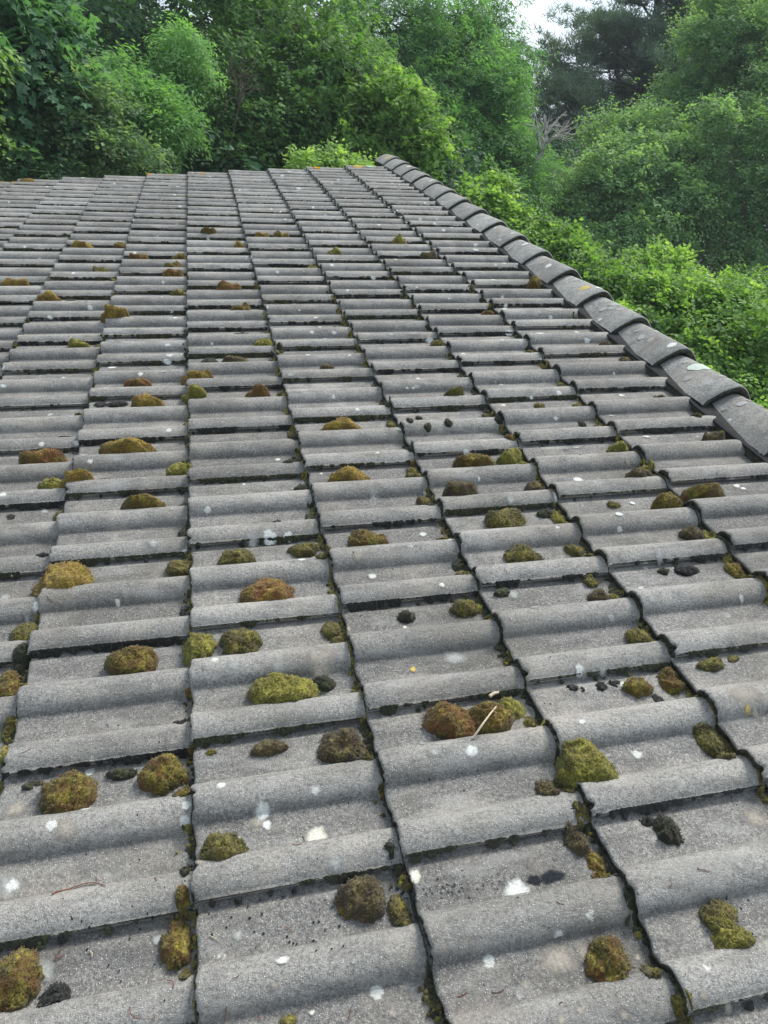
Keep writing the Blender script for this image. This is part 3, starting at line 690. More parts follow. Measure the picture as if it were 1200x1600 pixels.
# lichen on ridge caps
for (k, ax, yy, w_, kk) in [(1, -.15, .20, .07, 'M'), (1, .15, .05, .03, 'P'), (2, -.3, .05, .03, 'W'), (4, .1, .05, .05, 'W'), (5, -.5, .15, .03, 'W'), (4, -.4, .1, .04, 'Y'), (9, .3, .03, .07, 'P'), (12, -.2, .1, .05, 'M'), (0, -.9, .02, .03, 'M'), (3, -.2, .2, .04, 'P'), (6, -.3, .2, .03, 'W'), (8, -.4, .12, .04, 'P'), (10, 0, .12, .04, 'Y'), (14, -.2, .15, .05, 'C'), (16, -.4, .12, .06, 'Y'), (7, .1, .2, .03, 'P')] + [(random.randint(0, 15), random.uniform(-.75, .3), random.uniform(.03, .28), random.uniform(.008, .03), random.choice('PPPKK')) for _ in range(70)]:
    y_, Mx, co_ = cap_frames[k + 9]
    r = np.random.default_rng(k * 31 + int(w_ * 100)); na = 22; ang = np.linspace(0, 2 * np.pi, na, endpoint=False); rad = 1 + .15 * np.sin(2 * ang + r.random() * 6) + r.normal(0, .1, na)
    V = [(ax, yy)]
    for q in (.5, 1): V += list(zip(ax + q * rad * np.cos(ang) * w_ / 2 / .11, yy + q * rad * np.sin(ang) * w_ / 2))
    V = np.array(V); hx = V[:, 0] * RIDGE_C; hz = cap_z(V[:, 0]) * .090 * 1.0
    V = np.stack([hx, np.clip(V[:, 1], .004, .3), hz * np.interp(V[:, 1], [0, .05, .2, .33], [1.035, 1.03, .98, .93]) + .0012 - np.interp(V[:, 1], [.05, .2, .33], [0, .003, .006])], 1)
    f3 = np.array([(0, 1 + i, 1 + (i + 1) % na) for i in range(na)]); f4 = np.array([(1 + i, 1 + na + i, 1 + na + (i + 1) % na, 1 + (i + 1) % na) for i in range(na)])
    obj('lichen_patch', np_mesh('lichen_patch', V, [f4, f3], (LICH[kk],)), co_)

# ------------------------------------------------------------------ twigs and stalks lying on the roof
def tube(pts, rad, seg=6):
    pts = np.asarray(pts, float); n = len(pts); rad = np.broadcast_to(rad, n)
    tg = np.gradient(pts, axis=0); tg /= np.linalg.norm(tg, axis=1)[:, None] + 1e-9
    ref = np.where(np.abs(tg[:, 2:3]) > .9, np.array([[1., 0, 0]]), np.array([[0, 0, 1.]]))
    u = np.cross(tg, ref); u /= np.linalg.norm(u, axis=1)[:, None] + 1e-9; w = np.cross(tg, u)
    a = np.linspace(0, 2 * np.pi, seg, endpoint=False)
    V = (pts[:, None] + rad[:, None, None] * (u[:, None] * np.cos(a)[None, :, None] + w[:, None] * np.sin(a)[None, :, None])).reshape(-1, 3)
    f = []
    for j in range(n - 1):
        for i in range(seg): f.append((j * seg + i, j * seg + (i + 1) % seg, (j + 1) * seg + (i + 1) % seg, (j + 1) * seg + i))
    return V, np.array(f)
M_TWIG = simple('pale_twig', (.34, .27, .18), (.5, .42, .30), 200, .8, .3)
M_STALK = simple('red_brown_stalk', (.09, .03, .02), (.22, .09, .06), 200, .7, .3)
def stalk(name, pix, rad, mat, label, cat, lift=.002):
    P = np.array([ray_roof(*p) for p in pix]); t_ = np.linspace(0, len(P) - 1, 14); P = np.stack([np.interp(t_, range(len(P)), P[:, k]) for k in range(3)], 1)
    if name == 'twig': P = np.stack([np.polyval(np.polyfit(t_, P[:, k], 2), t_) for k in range(3)], 1); P[:, 2] = np.linspace(P[0, 2], P[-1, 2], 14) + .012 * np.sin(np.linspace(0, np.pi, 14)) - .008
    else: P[:, 2] = roof_z(P[:, 0], P[:, 1])
    P[:, 2] += np.interp(t_, range(len(pix)), lift if isinstance(lift, (list, tuple)) else [lift] * len(pix))
    V, f = tube(P, np.linspace(rad, rad * .6, 14)); c0 = P.mean(0)
    o = obj(name, np_mesh(name, V - c0, f, (mat,))); o.matrix_world = FRAME @ Matrix.Translation(Vector(c0)); tag(o, label, cat)
stalk('twig', [(738, 1156), (752, 1149), (764, 1138), (777, 1113)], .0024, M_TWIG, 'thin pale twig lying across the large rusty moss pad', 'twig', [.010, .026, .034, .034])
stalk('leaf_sliver', [(763, 1104), (770, 1100), (777, 1098)], .0042, M_TWIG, 'short pale leaf sliver on the moss pad above the twig', 'leaf', [.030, .032, .030])
stalk('plant_stalk', [(82, 1399), (110, 1390), (135, 1382), (152, 1381), (166, 1387)], .0011, M_STALK, 'thin bent red-brown stalk lying on a tile at lower left', 'stalk', .0035)
stalk('plant_needle', [(85, 1500), (92, 1497), (99, 1495)], .0009, M_STALK, 'tiny red needle on the tile beside the black moss lump', 'needle', .0025)
stalk('plant_needle', [(141, 1487), (145, 1491), (144, 1497)], .0009, M_TWIG, 'tiny straw-coloured needle on the near left tile', 'needle', .0025)
stalk('plant_needle', [(327, 1463), (334, 1466), (341, 1470)], .0008, M_TWIG, 'hair-thin straw needle on the tile right of the straight seam', 'needle', .0022)

lv, lf = [], []; o_ = 0
for i in range(45):
    px, py = random.uniform(20, 1180), 1600 - 1150 * random.random() ** 1.5
    P = ray_roof(px, py); a_ = random.random() * 6.28; L_ = random.uniform(.006, .022)
    q = np.linspace(-.5, .5, 5)[:, None] * L_ * np.array([[math.cos(a_), math.sin(a_)]]) + P[None, :2] + np.array([[-math.sin(a_), math.cos(a_)]]) * (np.linspace(-1, 1, 5)[:, None] ** 2) * L_ * random.uniform(-.25, .25)
    q = np.c_[q, roof_z(q[:, 0], q[:, 1]) + .0022]
    V, f = tube(q, random.uniform(.0004, .0007), 4); lv.append(V); lf.append(f + o_); o_ += len(V)
o = obj('needle_litter', np_mesh('needle_litter', np.concatenate(lv), np.concatenate(lf), (M_STALK,))); o.matrix_world = FRAME
tag(o, 'fine brown needles and bits of litter strewn over the tiles', 'litter', kind='stuff')

# ------------------------------------------------------------------ ground
t = NT('woodland_floor'); n = t.noise(.8, 5, .6)
t.color(t.mix(t.ramp(n, (.35, 0), (.65, 1)), (.045, .055, .02), (.085, .07, .04))); t.rough(1); t.bump(t.noise(12, 5, .7), .8, .1)
gx = np.concatenate([np.linspace(-900, -45, 8), np.linspace(-40, 60, 60), np.linspace(65, 900, 8)]); gy = np.concatenate([np.linspace(-900, -45, 8), np.linspace(-40, 70, 60), np.linspace(75, 900, 8)])
X, Y = np.meshgrid(gx, gy); Z = (vnoise(np.stack([X, Y, X * 0], -1), .12) - .5) * 1.2
Z = Z * np.clip((np.hypot(X, Y - 2) - 5) / 6, 0, 1) - .04
Z -= np.clip(X - 5, 0, 30) * .06
V = np.stack([X.ravel(), Y.ravel(), Z.ravel()], 1); nx_ = len(gx)
f = np.array([(j * nx_ + i, j * nx_ + i + 1, (j + 1) * nx_ + i + 1, (j + 1) * nx_ + i) for j in range(len(gy) - 1) for i in range(nx_ - 1)])
tag(obj('ground', np_mesh('ground', V, f, (t.m,))), kind='structure', label='dark woodland floor beneath the trees behind the roof')
def ground_z(x, y): return float((vnoise(np.array([x, y, 0.]), .12) - .5) * 1.2 - .04 - np.clip(x - 5, 0, 30) * .06)

# ------------------------------------------------------------------ foliage
def leaf_mat(name, dark, mid, light, trans=.45):
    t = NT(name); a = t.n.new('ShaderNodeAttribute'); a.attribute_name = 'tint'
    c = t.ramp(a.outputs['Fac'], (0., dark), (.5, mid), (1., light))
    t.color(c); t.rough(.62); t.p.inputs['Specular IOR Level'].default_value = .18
    tr = t.n.new('ShaderNodeBsdfTranslucent'); t.l.new(t.mix(1.0, c, (1.25, 1.35, .6), 'MULTIPLY'), tr.inputs[0])
    ms = t.n.new('ShaderNodeMixShader'); ms.inputs[0].default_value = trans
    t.l.new(t.p.outputs[0], ms.inputs[1]); t.l.new(tr.outputs[0], ms.inputs[2]); t.l.new(ms.outputs[0], t.out.inputs[0])
    return t.m
LM = {
 'maple': leaf_mat('maple_leaf', (0.039, 0.090, 0.035), (0.095, 0.188, 0.058), (0.193, 0.342, 0.092)),
 'sycamore': leaf_mat('sycamore_leaf', (0.032, 0.082, 0.053), (0.064, 0.148, 0.079), (0.113, 0.233, 0.106)),
 'ash': leaf_mat('ash_leaf', (0.050, 0.121, 0.048), (0.110, 0.240, 0.080), (0.187, 0.353, 0.120)),
 'lime': leaf_mat('fresh_leaf', (0.066, 0.129, 0.038), (0.156, 0.280, 0.072), (0.312, 0.453, 0.124)),
 'birch': leaf_mat('birch_leaf', (0.056, 0.112, 0.058), (0.123, 0.225, 0.098), (0.237, 0.376, 0.163)),
 'shrub': leaf_mat('shrub_leaf', (0.040, 0.089, 0.048), (0.090, 0.168, 0.080), (0.196, 0.288, 0.148)),
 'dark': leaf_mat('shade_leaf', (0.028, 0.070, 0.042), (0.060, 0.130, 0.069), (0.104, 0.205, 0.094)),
 'pine': leaf_mat('pine_needle', (.044, .082, .056), (.098, .155, .102), (.18, .25, .145), .2),
 'dry': leaf_mat('dry_leaf', (0.098, 0.080, 0.048), (0.196, 0.160, 0.084), (0.327, 0.272, 0.141)),
}
M_BARK = simple('grey_brown_bark', (.045, .038, .030), (.12, .10, .08), 14, .95, .8, .01)
M_BIRCH = simple('pale_birch_bark', (.10, .10, .09), (.42, .41, .38), 6, .9, .4, .01, (.42, .52))
M_DEAD = simple('bleached_dead_wood', (.30, .28, .25), (.48, .46, .42), 20, .9, .3)
UP = np.array([0, 0, 1.])
LEAF = {   # template in (along, across, fold) units
 'broad': (np.array([(0, 0, 0), (.30, .36, .06), (.72, .34, .05), (1, 0, -.04), (.72, -.34, .05), (.30, -.36, .06)]), np.array([(0, 3, 2), (0, 2, 1), (0, 5, 4), (0, 4, 3)])),
 'lobed': (np.array([(0, 0, 0), (.05, .48, .05), (.35, .30, .04), (.55, .55, 0), (.68, .20, .03), (1, 0, -.08), (.68, -.20, .03), (.55, -.55, 0), (.35, -.30, .04), (.05, -.48, .05)]),
           np.array([(0, 2, 1), (0, 4, 2), (2, 4, 3), (0, 5, 4), (0, 6, 5), (6, 8, 7), (0, 8, 6), (0, 9, 8)])),
 'oval': (np.array([(0, 0, 0), (.5, .27, .05), (1, 0, 0), (.5, -.27, .05)]), np.array([(0, 2, 1), (0, 3, 2)])),
 'narrow': (np.array([(0, 0, 0), (.45, .15, .02), (1, 0, -.05), (.45, -.15, .02)]), np.array([(0, 2, 1), (0, 3, 2)])),
 'needle': (np.array([(0, .07, 0), (0, -.07, 0), (1, 0, 0)]), np.array([(0, 1, 2)])),
}
def place_leaves(base, along, normal, size, kind):
    T_, F_ = LEAF[kind]
    a = along / (np.linalg.norm(along, axis=1)[:, None] + 1e-9)
    c = np.cross(normal, a); c /= np.linalg.norm(c, axis=1)[:, None] + 1e-9; n = np.cross(a, c)
    V = base[:, None] + size[:, None, None] * (a[:, None] * T_[None, :, 0:1] + c[:, None] * T_[None, :, 1:2] + n[:, None] * T_[None, :, 2:3])
    k = len(T_); F = (F_[None] + (np.arange(len(base)) * k)[:, None, None]).reshape(-1, 3)
    return V.reshape(-1, 3), F, k
def foliage(blobs, n, kind, lmat, size, seed, spray=.22, per=14, flat=.55, droop=.25, shell=.62, tint_bias=0, gaps=.32):
    """blobs: list of (centre, radii). Leaves hang in sprays of `per` set through the outer shell of lumpy blobs."""
    r = np.random.default_rng(seed)
    vol = np.array([(b[1][0] * b[1][1] * b[1][2]) ** (2 / 3) for b in blobs]); vol /= vol.sum()
    P, N, TB = [], [], []
    for (c, rd), w in zip(blobs, vol):
        rd = np.array(rd); k = int(n / per * w * 1.15) + 4
        m_ = int(np.clip(20 + 8 * r.random(), 8, 30)) if np.mean(rd) > .3 else 7
        d = r.normal(0, 1, (m_, 3)); d /= np.linalg.norm(d, axis=1)[:, None]
        sc = np.array(c) + d * rd * r.uniform(.45, .86, m_)[:, None]; rs = np.mean(rd) * r.uniform(.22, .44, m_); tb = r.normal(0, .13, m_)
        j = r.integers(0, m_, k); e = r.normal(0, 1, (k, 3)); e[:, 2] = np.where(r.random(k) < .72, np.abs(e[:, 2]), e[:, 2]) ; e /= np.linalg.norm(e, axis=1)[:, None]
        p = sc[j] + e * rs[j][:, None] * np.array([1.15, 1.15, .62]) * r.uniform(.75, 1.05, k)[:, None]
        q = r.random(k); fill = q < .12; p[fill] = np.array(c) + r.normal(0, .42, (fill.sum(), 3)) * rd
        P.append(p); N.append(e + .35 * d[j]); TB.append(tb[j] + (vnoise(p + 20, 1.3) - .5) * .35 + e[:, 2] * .10)
    P = np.concatenate(P); N = np.concatenate(N); TB = np.concatenate(TB)
    k = len(P)
    # spray: a short drooping shoot growing outwards with leaves to both sides, in a flattish plane
    dirs = N * np.array([1, 1, .45]) + r.normal(0, .45, (k, 3)); dirs[:, 2] -= droop; dirs /= np.linalg.norm(dirs, axis=1)[:, None]
    side = np.cross(dirs, UP + r.normal(0, .25, (k, 3))); side /= np.linalg.norm(side, axis=1)[:, None]
    pn = np.cross(side, dirs); L_ = spray * r.uniform(.6, 1.3, k)
    tt = np.tile(np.linspace(.05, 1, per), k); ii = np.repeat(np.arange(k), per); sg = np.tile(np.where(np.arange(per) % 2, 1, -1), k)
    base = P[ii] + dirs[ii] * (tt * L_[ii])[:, None] - UP * ((tt ** 2) * L_[ii] * .25)[:, None] + r.normal(0, size * .35, (len(ii), 3))
    al = dirs[ii] * .55 + side[ii] * sg[:, None] * .85 + r.normal(0, .25, (len(ii), 3)); al[:, 2] -= .22
    nm = pn[ii] + r.normal(0, flat * .6, (len(ii), 3))
    sz = size * r.uniform(.6, 1.25, len(ii)) * (1.1 - .3 * tt)
    V, F, kk = place_leaves(base, al, nm, sz, kind)
    tint = np.clip(.45 + tint_bias + TB[ii] + r.normal(0, .13, len(ii)) + .12 * (tt - .5), 0, 1)
    return np_mesh('crown', V, F, (LM[lmat],), smooth=False, attrs={'tint': np.repeat(tint, kk)}), P
def branch_path(a, b, r, wob=.06, n=8):
    t_ = np.linspace(0, 1, n)[:, None]; L_ = np.linalg.norm(b - a)
    p = a + (b - a) * t_; p[:, 2] += np.sin(t_[:, 0] * np.pi) * L_ * .04
    p[1:-1] += r.normal(0, L_ * wob * .5, (n - 2, 3)); return p
def woody(base, blobs, rad, seed, mat, extra=10, top=None, twigs=None, name='trunk', lean=None):
    r = np.random.default_rng(seed); Vs, Fs = [], []; o = 0
    def add(p, ra, rb, sg):
        nonlocal o
        V, f = tube(p, np.linspace(ra, rb, len(p)), sg); Vs.append(V); Fs.append(f + o); o += len(V)
    cs = np.array([b[0] for b in blobs]); top = cs[np.argmax(cs[:, 2])] if top is None else np.array(top)
    tr = branch_path(np.array(base), top, r, .02, 14); add(tr, rad, rad * .22, 9)
    for (c, rd) in blobs:
        c = np.array(c); k = int(np.clip(np.argmin(np.abs(tr[:, 2] - (c[2] - .9 * rd[2]))), 2, 12))
        p = branch_path(tr[k], c, r, .05, 8); add(p, rad * .42 * (1 - k / 18), rad * .10, 6)
        for _ in range(extra):
            d = r.normal(0, 1, 3); d /= np.linalg.norm(d); d[2] = abs(d[2]) * .7
            s = p[r.integers(3, 8)]; q = branch_path(s, c + d * np.array(rd) * r.uniform(.55, .95), r, .07, 6); add(q, rad * .12, rad * .02, 4)
            for _ in range(2):
                s2 = q[r.integers(2, 5)]; e2 = s2 + r.normal(0, 1, 3) * np.array(rd) * .35; add(branch_path(s2, e2, r, .08, 4), rad * .045, rad * .012, 3)
    me = np_mesh(name, np.concatenate(Vs), np.concatenate(Fs), (mat,)); return me

def tree(name, label, cat, px_blobs, n, kind, lmat, size, seed, rad=.12, bark=None, group=None, base=None, extra=6, **kw):
    """px_blobs: (px, py, dist, half-width px, half-height px[, depth m])"""
    blobs = []
    for b in px_blobs:
        c = at(b[0], b[1], b[2]); s = b[2] / F_PX
        rw, rh = b[3] * s, b[4] * s; blobs.append((c, (rw, b[5] if len(b) > 5 else (rw + rh) / 2, rh)))
    cm = np.mean([b[0] for b in blobs], 0)
    if base is None: base = (cm[0], cm[1])
    gz = ground_z(*base) - .1
    root = bpy.data.objects.new(name, None); link(root); root.location = (base[0], base[1], gz); tag(root, label, cat, group)
    off = Matrix.Translation((-base[0], -base[1], -gz))
    rs_ = np.random.default_rng(seed + 500); sat = []
    for c_, rd_ in blobs:
        for _ in range(5 if cat == 'tree' else 3):
            d_ = rs_.normal(0, 1, 3); d_ /= np.linalg.norm(d_); f_ = rs_.uniform(.26, .5)
            sat.append((np.array(c_) + d_ * np.array(rd_) * rs_.uniform(.75, 1.12), tuple(np.array(rd_) * f_ * rs_.uniform(.7, 1.3, 3))))
    me, P = foliage([(c_, tuple(np.array(rd_) * .9)) for c_, rd_ in blobs] + sat, int(n * 1.05), kind, lmat, size, seed, **kw)
    me.transform(off); obj('crown', me, root)
    tm = woody((base[0], base[1], gz), blobs, rad, seed + 1, bark or M_BARK, extra=extra); tm.transform(off); obj('trunk', tm, root)
    return root, blobs

DG = 'trees of the wood behind the roof'
# left: sycamore, shrubs, feathery ash sprays, dark trees behind
tree('sycamore_tree', 'dark sycamore with large overlapping leaves at the far left edge', 'tree',
     [(30, 50, 8.6, 62, 80, .8), (60, 120, 8.6, 50, 50, .7), (-50, 130, 8.8, 80, 130, 1.0), (20, 190, 8.8, 60, 50, .8)], 11000, 'lobed', 'sycamore', .105, 21, tint_bias=.30, rad=.14, spray=.34, per=10, flat=.35, droop=.35, group=DG)
tree('hazel_shrub', 'small yellow-green leafy shrub cut by the left edge', 'shrub',
     [(-62, 80, 7.6, 42, 40, .4), (-50, 205, 7.6, 42, 50, .4)], 3000, 'broad', 'lime', .05, 22, rad=.03, spray=.2, per=10, group=DG)
tree('dogwood_shrub', 'upright shrub with pale grey-green leaf tips rising above the far roof edge', 'shrub',
     [(118, 150, 8.4, 45, 52, .5), (108, 215, 8.3, 58, 50, .6), (165, 200, 8.4, 50, 48, .5), (195, 240, 8.3, 45, 40, .5)], 12000, 'oval', 'shrub', .055, 23, tint_bias=.25, rad=.04, spray=.17, per=12, droop=-.1, group=DG)
tree('ash_tree', 'feathery bright ash boughs hanging right of the pale-tipped shrub', 'tree',
     [(262, 190, 9.0, 44, 24, .4), (222, 158, 9.1, 34, 24, .35), (292, 92, 9.8, 30, 40, .4), (188, 112, 9.8, 30, 16, .35), (235, 215, 9.0, 26, 14, .3)], 17000, 'narrow', 'ash', .07, 24, tint_bias=.38, rad=.10, spray=.26, per=16, flat=.3, droop=.35, group=DG)
tree('lime_tree', 'deeply shaded dark tree filling the gap behind the ash boughs', 'tree',
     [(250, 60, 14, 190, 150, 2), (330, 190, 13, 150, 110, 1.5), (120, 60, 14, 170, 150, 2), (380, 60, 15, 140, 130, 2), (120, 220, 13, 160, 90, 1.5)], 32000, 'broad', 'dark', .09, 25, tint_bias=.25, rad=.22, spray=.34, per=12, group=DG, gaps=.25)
tree('field_maple_tree', 'maple with tiers of mid-green leaves above the middle of the roof edge', 'tree',
     [(430, 170, 10.5, 78, 62, .9), (500, 120, 11, 82, 60, 1), (420, 225, 10.3, 66, 42, .8), (520, 200, 10.6, 60, 52, .8), (470, 40, 12, 120, 70, 1.2), (400, 60, 12.2, 70, 80, 1)], 38000, 'lobed', 'maple', .052, 26, tint_bias=.02, rad=.15, spray=.28, per=12, flat=.35, group=DG)
tree('field_maple_tree', 'brighter maple just left of where the ridge meets the far edge', 'tree',
     [(610, 185, 10.2, 66, 50, .8), (650, 215, 10.2, 52, 44, .7), (560, 190, 10.4, 52, 50, .7), (590, 235, 10, 55, 32, .6)], 21000, 'lobed', 'lime', .052, 27, rad=.10, spray=.24, per=12, tint_bias=-.05, group=DG)
tree('ash_tree', 'tall feathery ash rising to the left of the sky gap above the ridge end', 'tree',
     [(700, 60, 16, 68, 76, 1.2), (735, 110, 15.5, 60, 60, 1), (660, 110, 15.5, 60, 60, 1), (765, 40, 17, 30, 66, .9), (778, 120, 16.5, 28, 38, .8), (600, 110, 15, 70, 55, 1), (640, 30, 16, 34, 34, .8), (560, 30, 15.5, 34, 40, .8), (690, 150, 15, 70, 46, 1)], 66000, 'narrow', 'ash', .10, 28, tint_bias=.12, rad=.20, spray=.34, per=18, flat=.3, droop=.30, group=DG, extra=12, gaps=.36)
tree('ash_tree', 'spreading fresh green ash right of the ridge end, below the sky gap', 'tree',
     [(780, 190, 15, 62, 56, 1), (740, 250, 14.5, 85, 62, 1), (815, 260, 14.5, 48, 64, .9), (700, 210, 14, 60, 50, .9), (800, 330, 14, 70, 55, 1), (700, 290, 13.5, 70, 45, 1)], 56000, 'narrow', 'ash', .09, 29, rad=.16, spray=.30, per=18, flat=.3, droop=.25, tint_bias=.15, group=DG, gaps=.34)
# conifers
def pine(label, px, top, bot, dist, halfw, seed, n=26):
    r = np.random.default_rng(seed); T0 = at(px, top, dist); B0 = at(px, bot, dist); base = np.array([B0[0], B0[1], ground_z(B0[0], B0[1]) - .1])
    tip = np.array([B0[0], B0[1], T0[2]]); H = tip[2] - base[2]; s = dist / F_PX
    root = bpy.data.objects.new('pine_tree', None); link(root); root.location = base; tag(root, label, 'tree', 'conifers behind the wood')
    Vs, Fs = [], []; o = 0; lb, la, ln, ls = [], [], [], []
    def add(p, ra, rb, sg):
        nonlocal o
        V, f = tube(p, np.linspace(ra, rb, len(p)), sg); Vs.append(V - base); Fs.append(f + o); o += len(V)
    tr = branch_path(base, tip, r, .008, 16); add(tr, .34, .07, 9)
    forks = [tr]
    for sgn in (-1, 1):
        k = 10; e = tip + np.array([sgn * halfw * s * .35, 0, -H * .02]); fk = branch_path(tr[k], e, r, .03, 8); add(fk, .16, .05, 7); forks.append(fk)
    z0 = B0[2] 
    for i in range(n):
        z = z0 + (tip[2] - z0) * (i + r.random()) / n; f = (z - z0) / (tip[2] - z0)
        src_ = forks[r.integers(0, 3)] if z > forks[1][0][2] else tr
        j = int(np.clip(np.searchsorted(src_[:, 2], z), 1, len(src_) - 1)); st = src_[j - 1] + (src_[j] - src_[j - 1]) * np.clip((z - src_[j - 1][2]) / (src_[j][2] - src_[j - 1][2] + 1e-6), 0, 1)
        for q in range(4):
            if f > .45 and r.random() < .45: continue
            az = r.random() * 6.283; L_ = halfw * s * (1.12 - .92 * f) * r.uniform(.55, 1.05)
            e = st + np.array([math.cos(az) * L_, math.sin(az) * L_, L_ * r.uniform(-.12, .34)]); br = branch_path(st, e, r, .06, 8); add(br, .05 * (1.2 - f * .6), .010, 5)
            for b in range(10):
                s0 = br[r.integers(3, 8)]; e2 = s0 + (e - st) * r.uniform(.08, .25) + r.normal(0, L_ * .12, 3); e2[2] += L_ * .07; tw = branch_path(s0, e2, r, .05, 4); add(tw, .009, .003, 3)
                for g in range(7):
                    c = tw[r.integers(1, 4)] + r.normal(0, .13, 3) * np.array([1, 1, .5]); m_ = 40
                    d = r.normal(0, 1, (m_, 3)); d[:, 2] = np.abs(d[:, 2]) * .8 + .15
                    lb.append(c + d * .03 + r.normal(0, .09, (m_, 3)) * np.array([1, 1, .45])); la.append(d); ln.append(r.normal(0, 1, (m_, 3))); ls.append(r.uniform(.12, .22, m_))
    me = np_mesh('trunk', np.concatenate(Vs), np.concatenate(Fs), (M_BARK,)); obj('trunk', me, root)
    lb = np.concatenate(lb); V, F, k = place_leaves(lb, np.concatenate(la), np.concatenate(ln), np.concatenate(ls), 'needle')
    tint = np.clip(.45 + (vnoise(lb, .9) - .5) * .9 + r.normal(0, .15, len(lb)), 0, 1)
    me = np_mesh('crown', V - base, F, (LM['pine'],), smooth=False, attrs={'tint': np.repeat(tint, k)}); obj('crown', me, root)
pine('tall dark black pine standing against the pale sky right of centre', 925, -190, 330, 27, 185, 41, 36)
pine('second black pine half hidden behind the birches near the right edge', 1085, -60, 180, 33, 80, 42, 12)
# right: birches and alders
BG = 'broadleaf trees on the right'
tree('birch_tree', 'tall birch with fine leaves filling the top right corner', 'tree',
     [(1168, 70, 20, 66, 70, 1.6), (1180, 130, 19, 80, 80, 1.5), (1078, 165, 20, 58, 40, 1.4), (1200, 20, 20, 80, 80, 1.5), (1110, 170, 19.5, 90, 60, 1.4)], 76000, 'oval', 'birch', .08, 31, tint_bias=.26, rad=.14, bark=M_BIRCH, spray=.34, per=16, group=BG, gaps=.34)
tree('birch_tree', 'broad grey-green birch at the right edge, above the hornbeam hedge', 'tree',
     [(1150, 250, 16.5, 90, 80, 1.3), (1180, 370, 16, 100, 90, 1.3), (1100, 380, 15.5, 70, 80, 1.2), (1230, 260, 16.5, 80, 100, 1.3)], 70000, 'oval', 'birch', .072, 32, rad=.12, bark=M_BIRCH, spray=.30, per=16, tint_bias=.18, group=BG, gaps=.34)
tree('alder_tree', 'rounded alder with lighter leaf clumps below the pine', 'tree',
     [(1000, 220, 17, 66, 46, 1.2), (1040, 270, 16, 70, 56, 1.2), (960, 300, 15.5, 62, 52, 1.1), (1010, 350, 15, 78, 66, 1.2), (930, 370, 14.5, 48, 50, 1)], 70000, 'oval', 'birch', .078, 33, rad=.12, spray=.30, per=14, tint_bias=.34, group=BG, gaps=.36)
tree('thorn_tree', 'dark scrubby thorn tree in the hollow between ash and alder', 'tree',
     [(880, 300, 17, 50, 44, 1.2), (860, 350, 16, 60, 40, 1), (930, 262, 20, 60, 36, 1.5)], 22000, 'oval', 'dark', .08, 34, rad=.10, spray=.28, per=12, tint_bias=.1, group=BG)
# dead bush
def dead_bush(label, px, py, dist, hpx, seed, thin=False):
    r = np.random.default_rng(seed); b = at(px, py, dist); s = dist / F_PX; Vs, Fs = [], []; o = 0
    base = np.array([b[0], b[1], ground_z(b[0], b[1])])
    def grow(p, d, L_, rad, dep):
        nonlocal o
        e = p + d * L_; q = branch_path(p, e, r, .07, 6); V, f = tube(q, np.linspace(rad, rad * .5, 6), 4); Vs.append(V - base); Fs.append(f + o); o += len(V)
        if dep:
            for _ in range(3): 
                nd = d + r.normal(0, .45, 3); nd[2] += .1; nd /= np.linalg.norm(nd); grow(q[r.integers(2, 6)], nd, L_ * r.uniform(.5, .8), rad * .55, dep - 1)
    V, f = tube(branch_path(base, b, r, .02, 8), np.linspace(.02, .01, 8) if thin else np.linspace(.09, .05, 8), 7); Vs.append(V - base); Fs.append(f + o); o += len(V)
    for _ in range(5):
        d = r.normal(0, .5, 3) + np.array([0, 0, 1]); d /= np.linalg.norm(d); grow(b, d, hpx * s * .45, .010 if thin else .03, 3)
    ob = obj('dead_bush', np_mesh('dead_bush', np.concatenate(Vs), np.concatenate(Fs), (M_BARK if thin else M_DEAD,))); ob.location = base; tag(ob, label, 'dead tree')
dead_bush('bleached leafless branches forking upward in front of the pine', 846, 236, 14.2, 62, 51)
dead_bush('bare grey branches sprawling in the dark hollow beside the thorn tree', 862, 300, 15, 45, 52)
dead_bush('thin bare brown twigs in the shade above the middle of the far roof edge', 372, 170, 9.6, 90, 53, thin=True)
# bright shrubs close behind the roof
SG = 'bright shrubs close behind the roof'
tree('elder_shrub', 'pale fresh elder shrub peeping over the far part of the ridge', 'shrub',
     [(765, 325, 9.5, 36, 34, .4), (740, 312, 9.4, 26, 24, .3), (790, 350, 9.3, 26, 30, .35)], 6500, 'broad', 'lime', .062, 61, rad=.03, spray=.2, per=11, tint_bias=.05, group=SG)
tree('hazel_shrub', 'lime green hazel shrub spilling over the middle of the ridge', 'shrub',
     [(855, 375, 8.6, 36, 32, .4), (885, 410, 8.2, 50, 38, .45), (835, 385, 8.6, 36, 26, .4), (930, 440, 7.9, 46, 42, .5)], 13000, 'broad', 'lime', .05, 62, rad=.03, spray=.19, per=11, group=SG)
tree('hornbeam_shrub', 'yellow-green hornbeam rising highest above the middle of the ridge caps', 'shrub',
     [(1045, 440, 8.2, 50, 48, .6), (1010, 480, 7.6, 66, 54, .6), (1060, 500, 7.4, 66, 66, .6), (985, 520, 7.0, 60, 40, .5)], 25000, 'broad', 'lime', .046, 63, rad=.04, spray=.17, per=11, tint_bias=.10, group=SG)
tree('hornbeam_shrub', 'dense mid-green hornbeam hedge at the right edge above the nearest ridge caps', 'shrub',
     [(1130, 520, 7.4, 80, 60, .7), (1190, 560, 6.8, 70, 80, .6), (1110, 590, 6.6, 80, 60, .6), (1180, 640, 6.2, 60, 60, .5), (1200, 480, 8, 70, 50, .6), (1150, 660, 6.0, 80, 60, .5), (1060, 570, 6.8, 60, 50, .5)], 40000, 'broad', 'lime', .042, 64, rad=.04, spray=.16, per=11, tint_bias=-.06, group=SG)
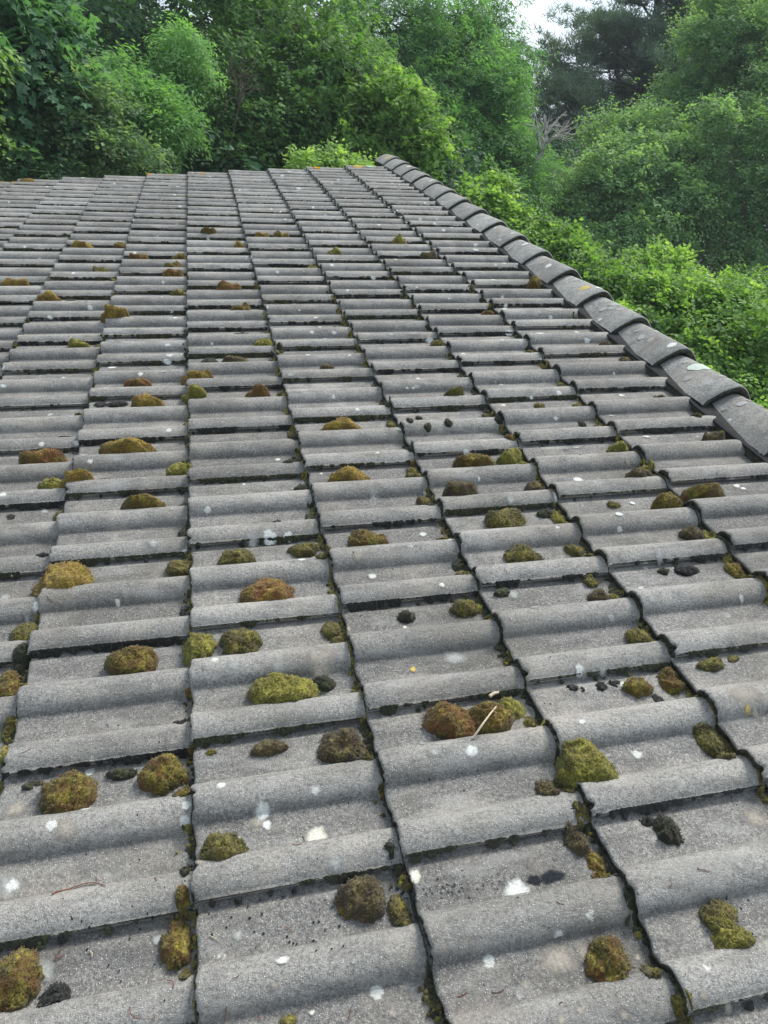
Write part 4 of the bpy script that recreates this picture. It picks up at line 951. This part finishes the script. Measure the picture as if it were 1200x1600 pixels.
tree('spiraea_shrub', 'low bright lime shrub just above the far roof edge left of the ridge end', 'shrub',
     [(512, 254, 8.2, 20, 14, .25), (480, 262, 8.2, 30, 10, .25), (562, 262, 8.0, 40, 6, .25)], 2600, 'oval', 'lime', .055, 65, rad=.02, spray=.16, per=11, tint_bias=.2, group=SG)
tree('bramble_shrub', 'low tangled bramble at the far left roof edge', 'shrub',
     [(30, 262, 7.8, 60, 22, .35), (100, 268, 7.9, 60, 14, .3), (-20, 250, 7.7, 40, 30, .3)], 3600, 'oval', 'shrub', .05, 66, rad=.02, spray=.16, per=11, group=SG)
# understorey and the wood behind, one mass each
def mass(name, label, blobs_px, n, kind, lmat, size, seed, **kw):
    blobs = []
    for b in blobs_px:
        c = at(b[0], b[1], b[2]); s = b[2] / F_PX; blobs.append((c, (b[3] * s, b[5], b[4] * s)))
    me, P = foliage(blobs, n, kind, lmat, size, seed, **kw); o = obj(name, me); tag(o, label, 'woodland', kind='stuff'); return o
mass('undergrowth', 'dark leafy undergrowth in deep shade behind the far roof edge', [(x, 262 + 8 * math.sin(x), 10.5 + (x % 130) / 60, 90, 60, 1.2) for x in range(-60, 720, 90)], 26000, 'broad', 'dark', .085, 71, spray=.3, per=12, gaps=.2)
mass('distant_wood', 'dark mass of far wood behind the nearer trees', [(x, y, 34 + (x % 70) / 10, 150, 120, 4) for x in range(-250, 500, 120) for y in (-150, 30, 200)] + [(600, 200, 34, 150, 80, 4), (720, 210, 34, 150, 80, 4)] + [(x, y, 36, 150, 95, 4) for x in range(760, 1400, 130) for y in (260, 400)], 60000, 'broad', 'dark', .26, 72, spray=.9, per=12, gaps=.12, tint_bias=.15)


# ------------------------------------------------------------------ air
hz = bpy.data.materials.new('haze'); hz.use_nodes = True; hn = hz.node_tree.nodes; hn.clear()
ho = hn.new('ShaderNodeOutputMaterial'); hv = hn.new('ShaderNodeVolumePrincipled'); hv.inputs['Density'].default_value = .0014
hv.inputs['Color'].default_value = (.84, .93, 1, 1); hz.node_tree.links.new(hv.outputs[0], ho.inputs['Volume'])
o = obj('haze', box_mesh('haze', (-950, -950, -9), (950, 950, 30), hz)); tag(o, 'thin pale haze between the trees', kind='stuff')
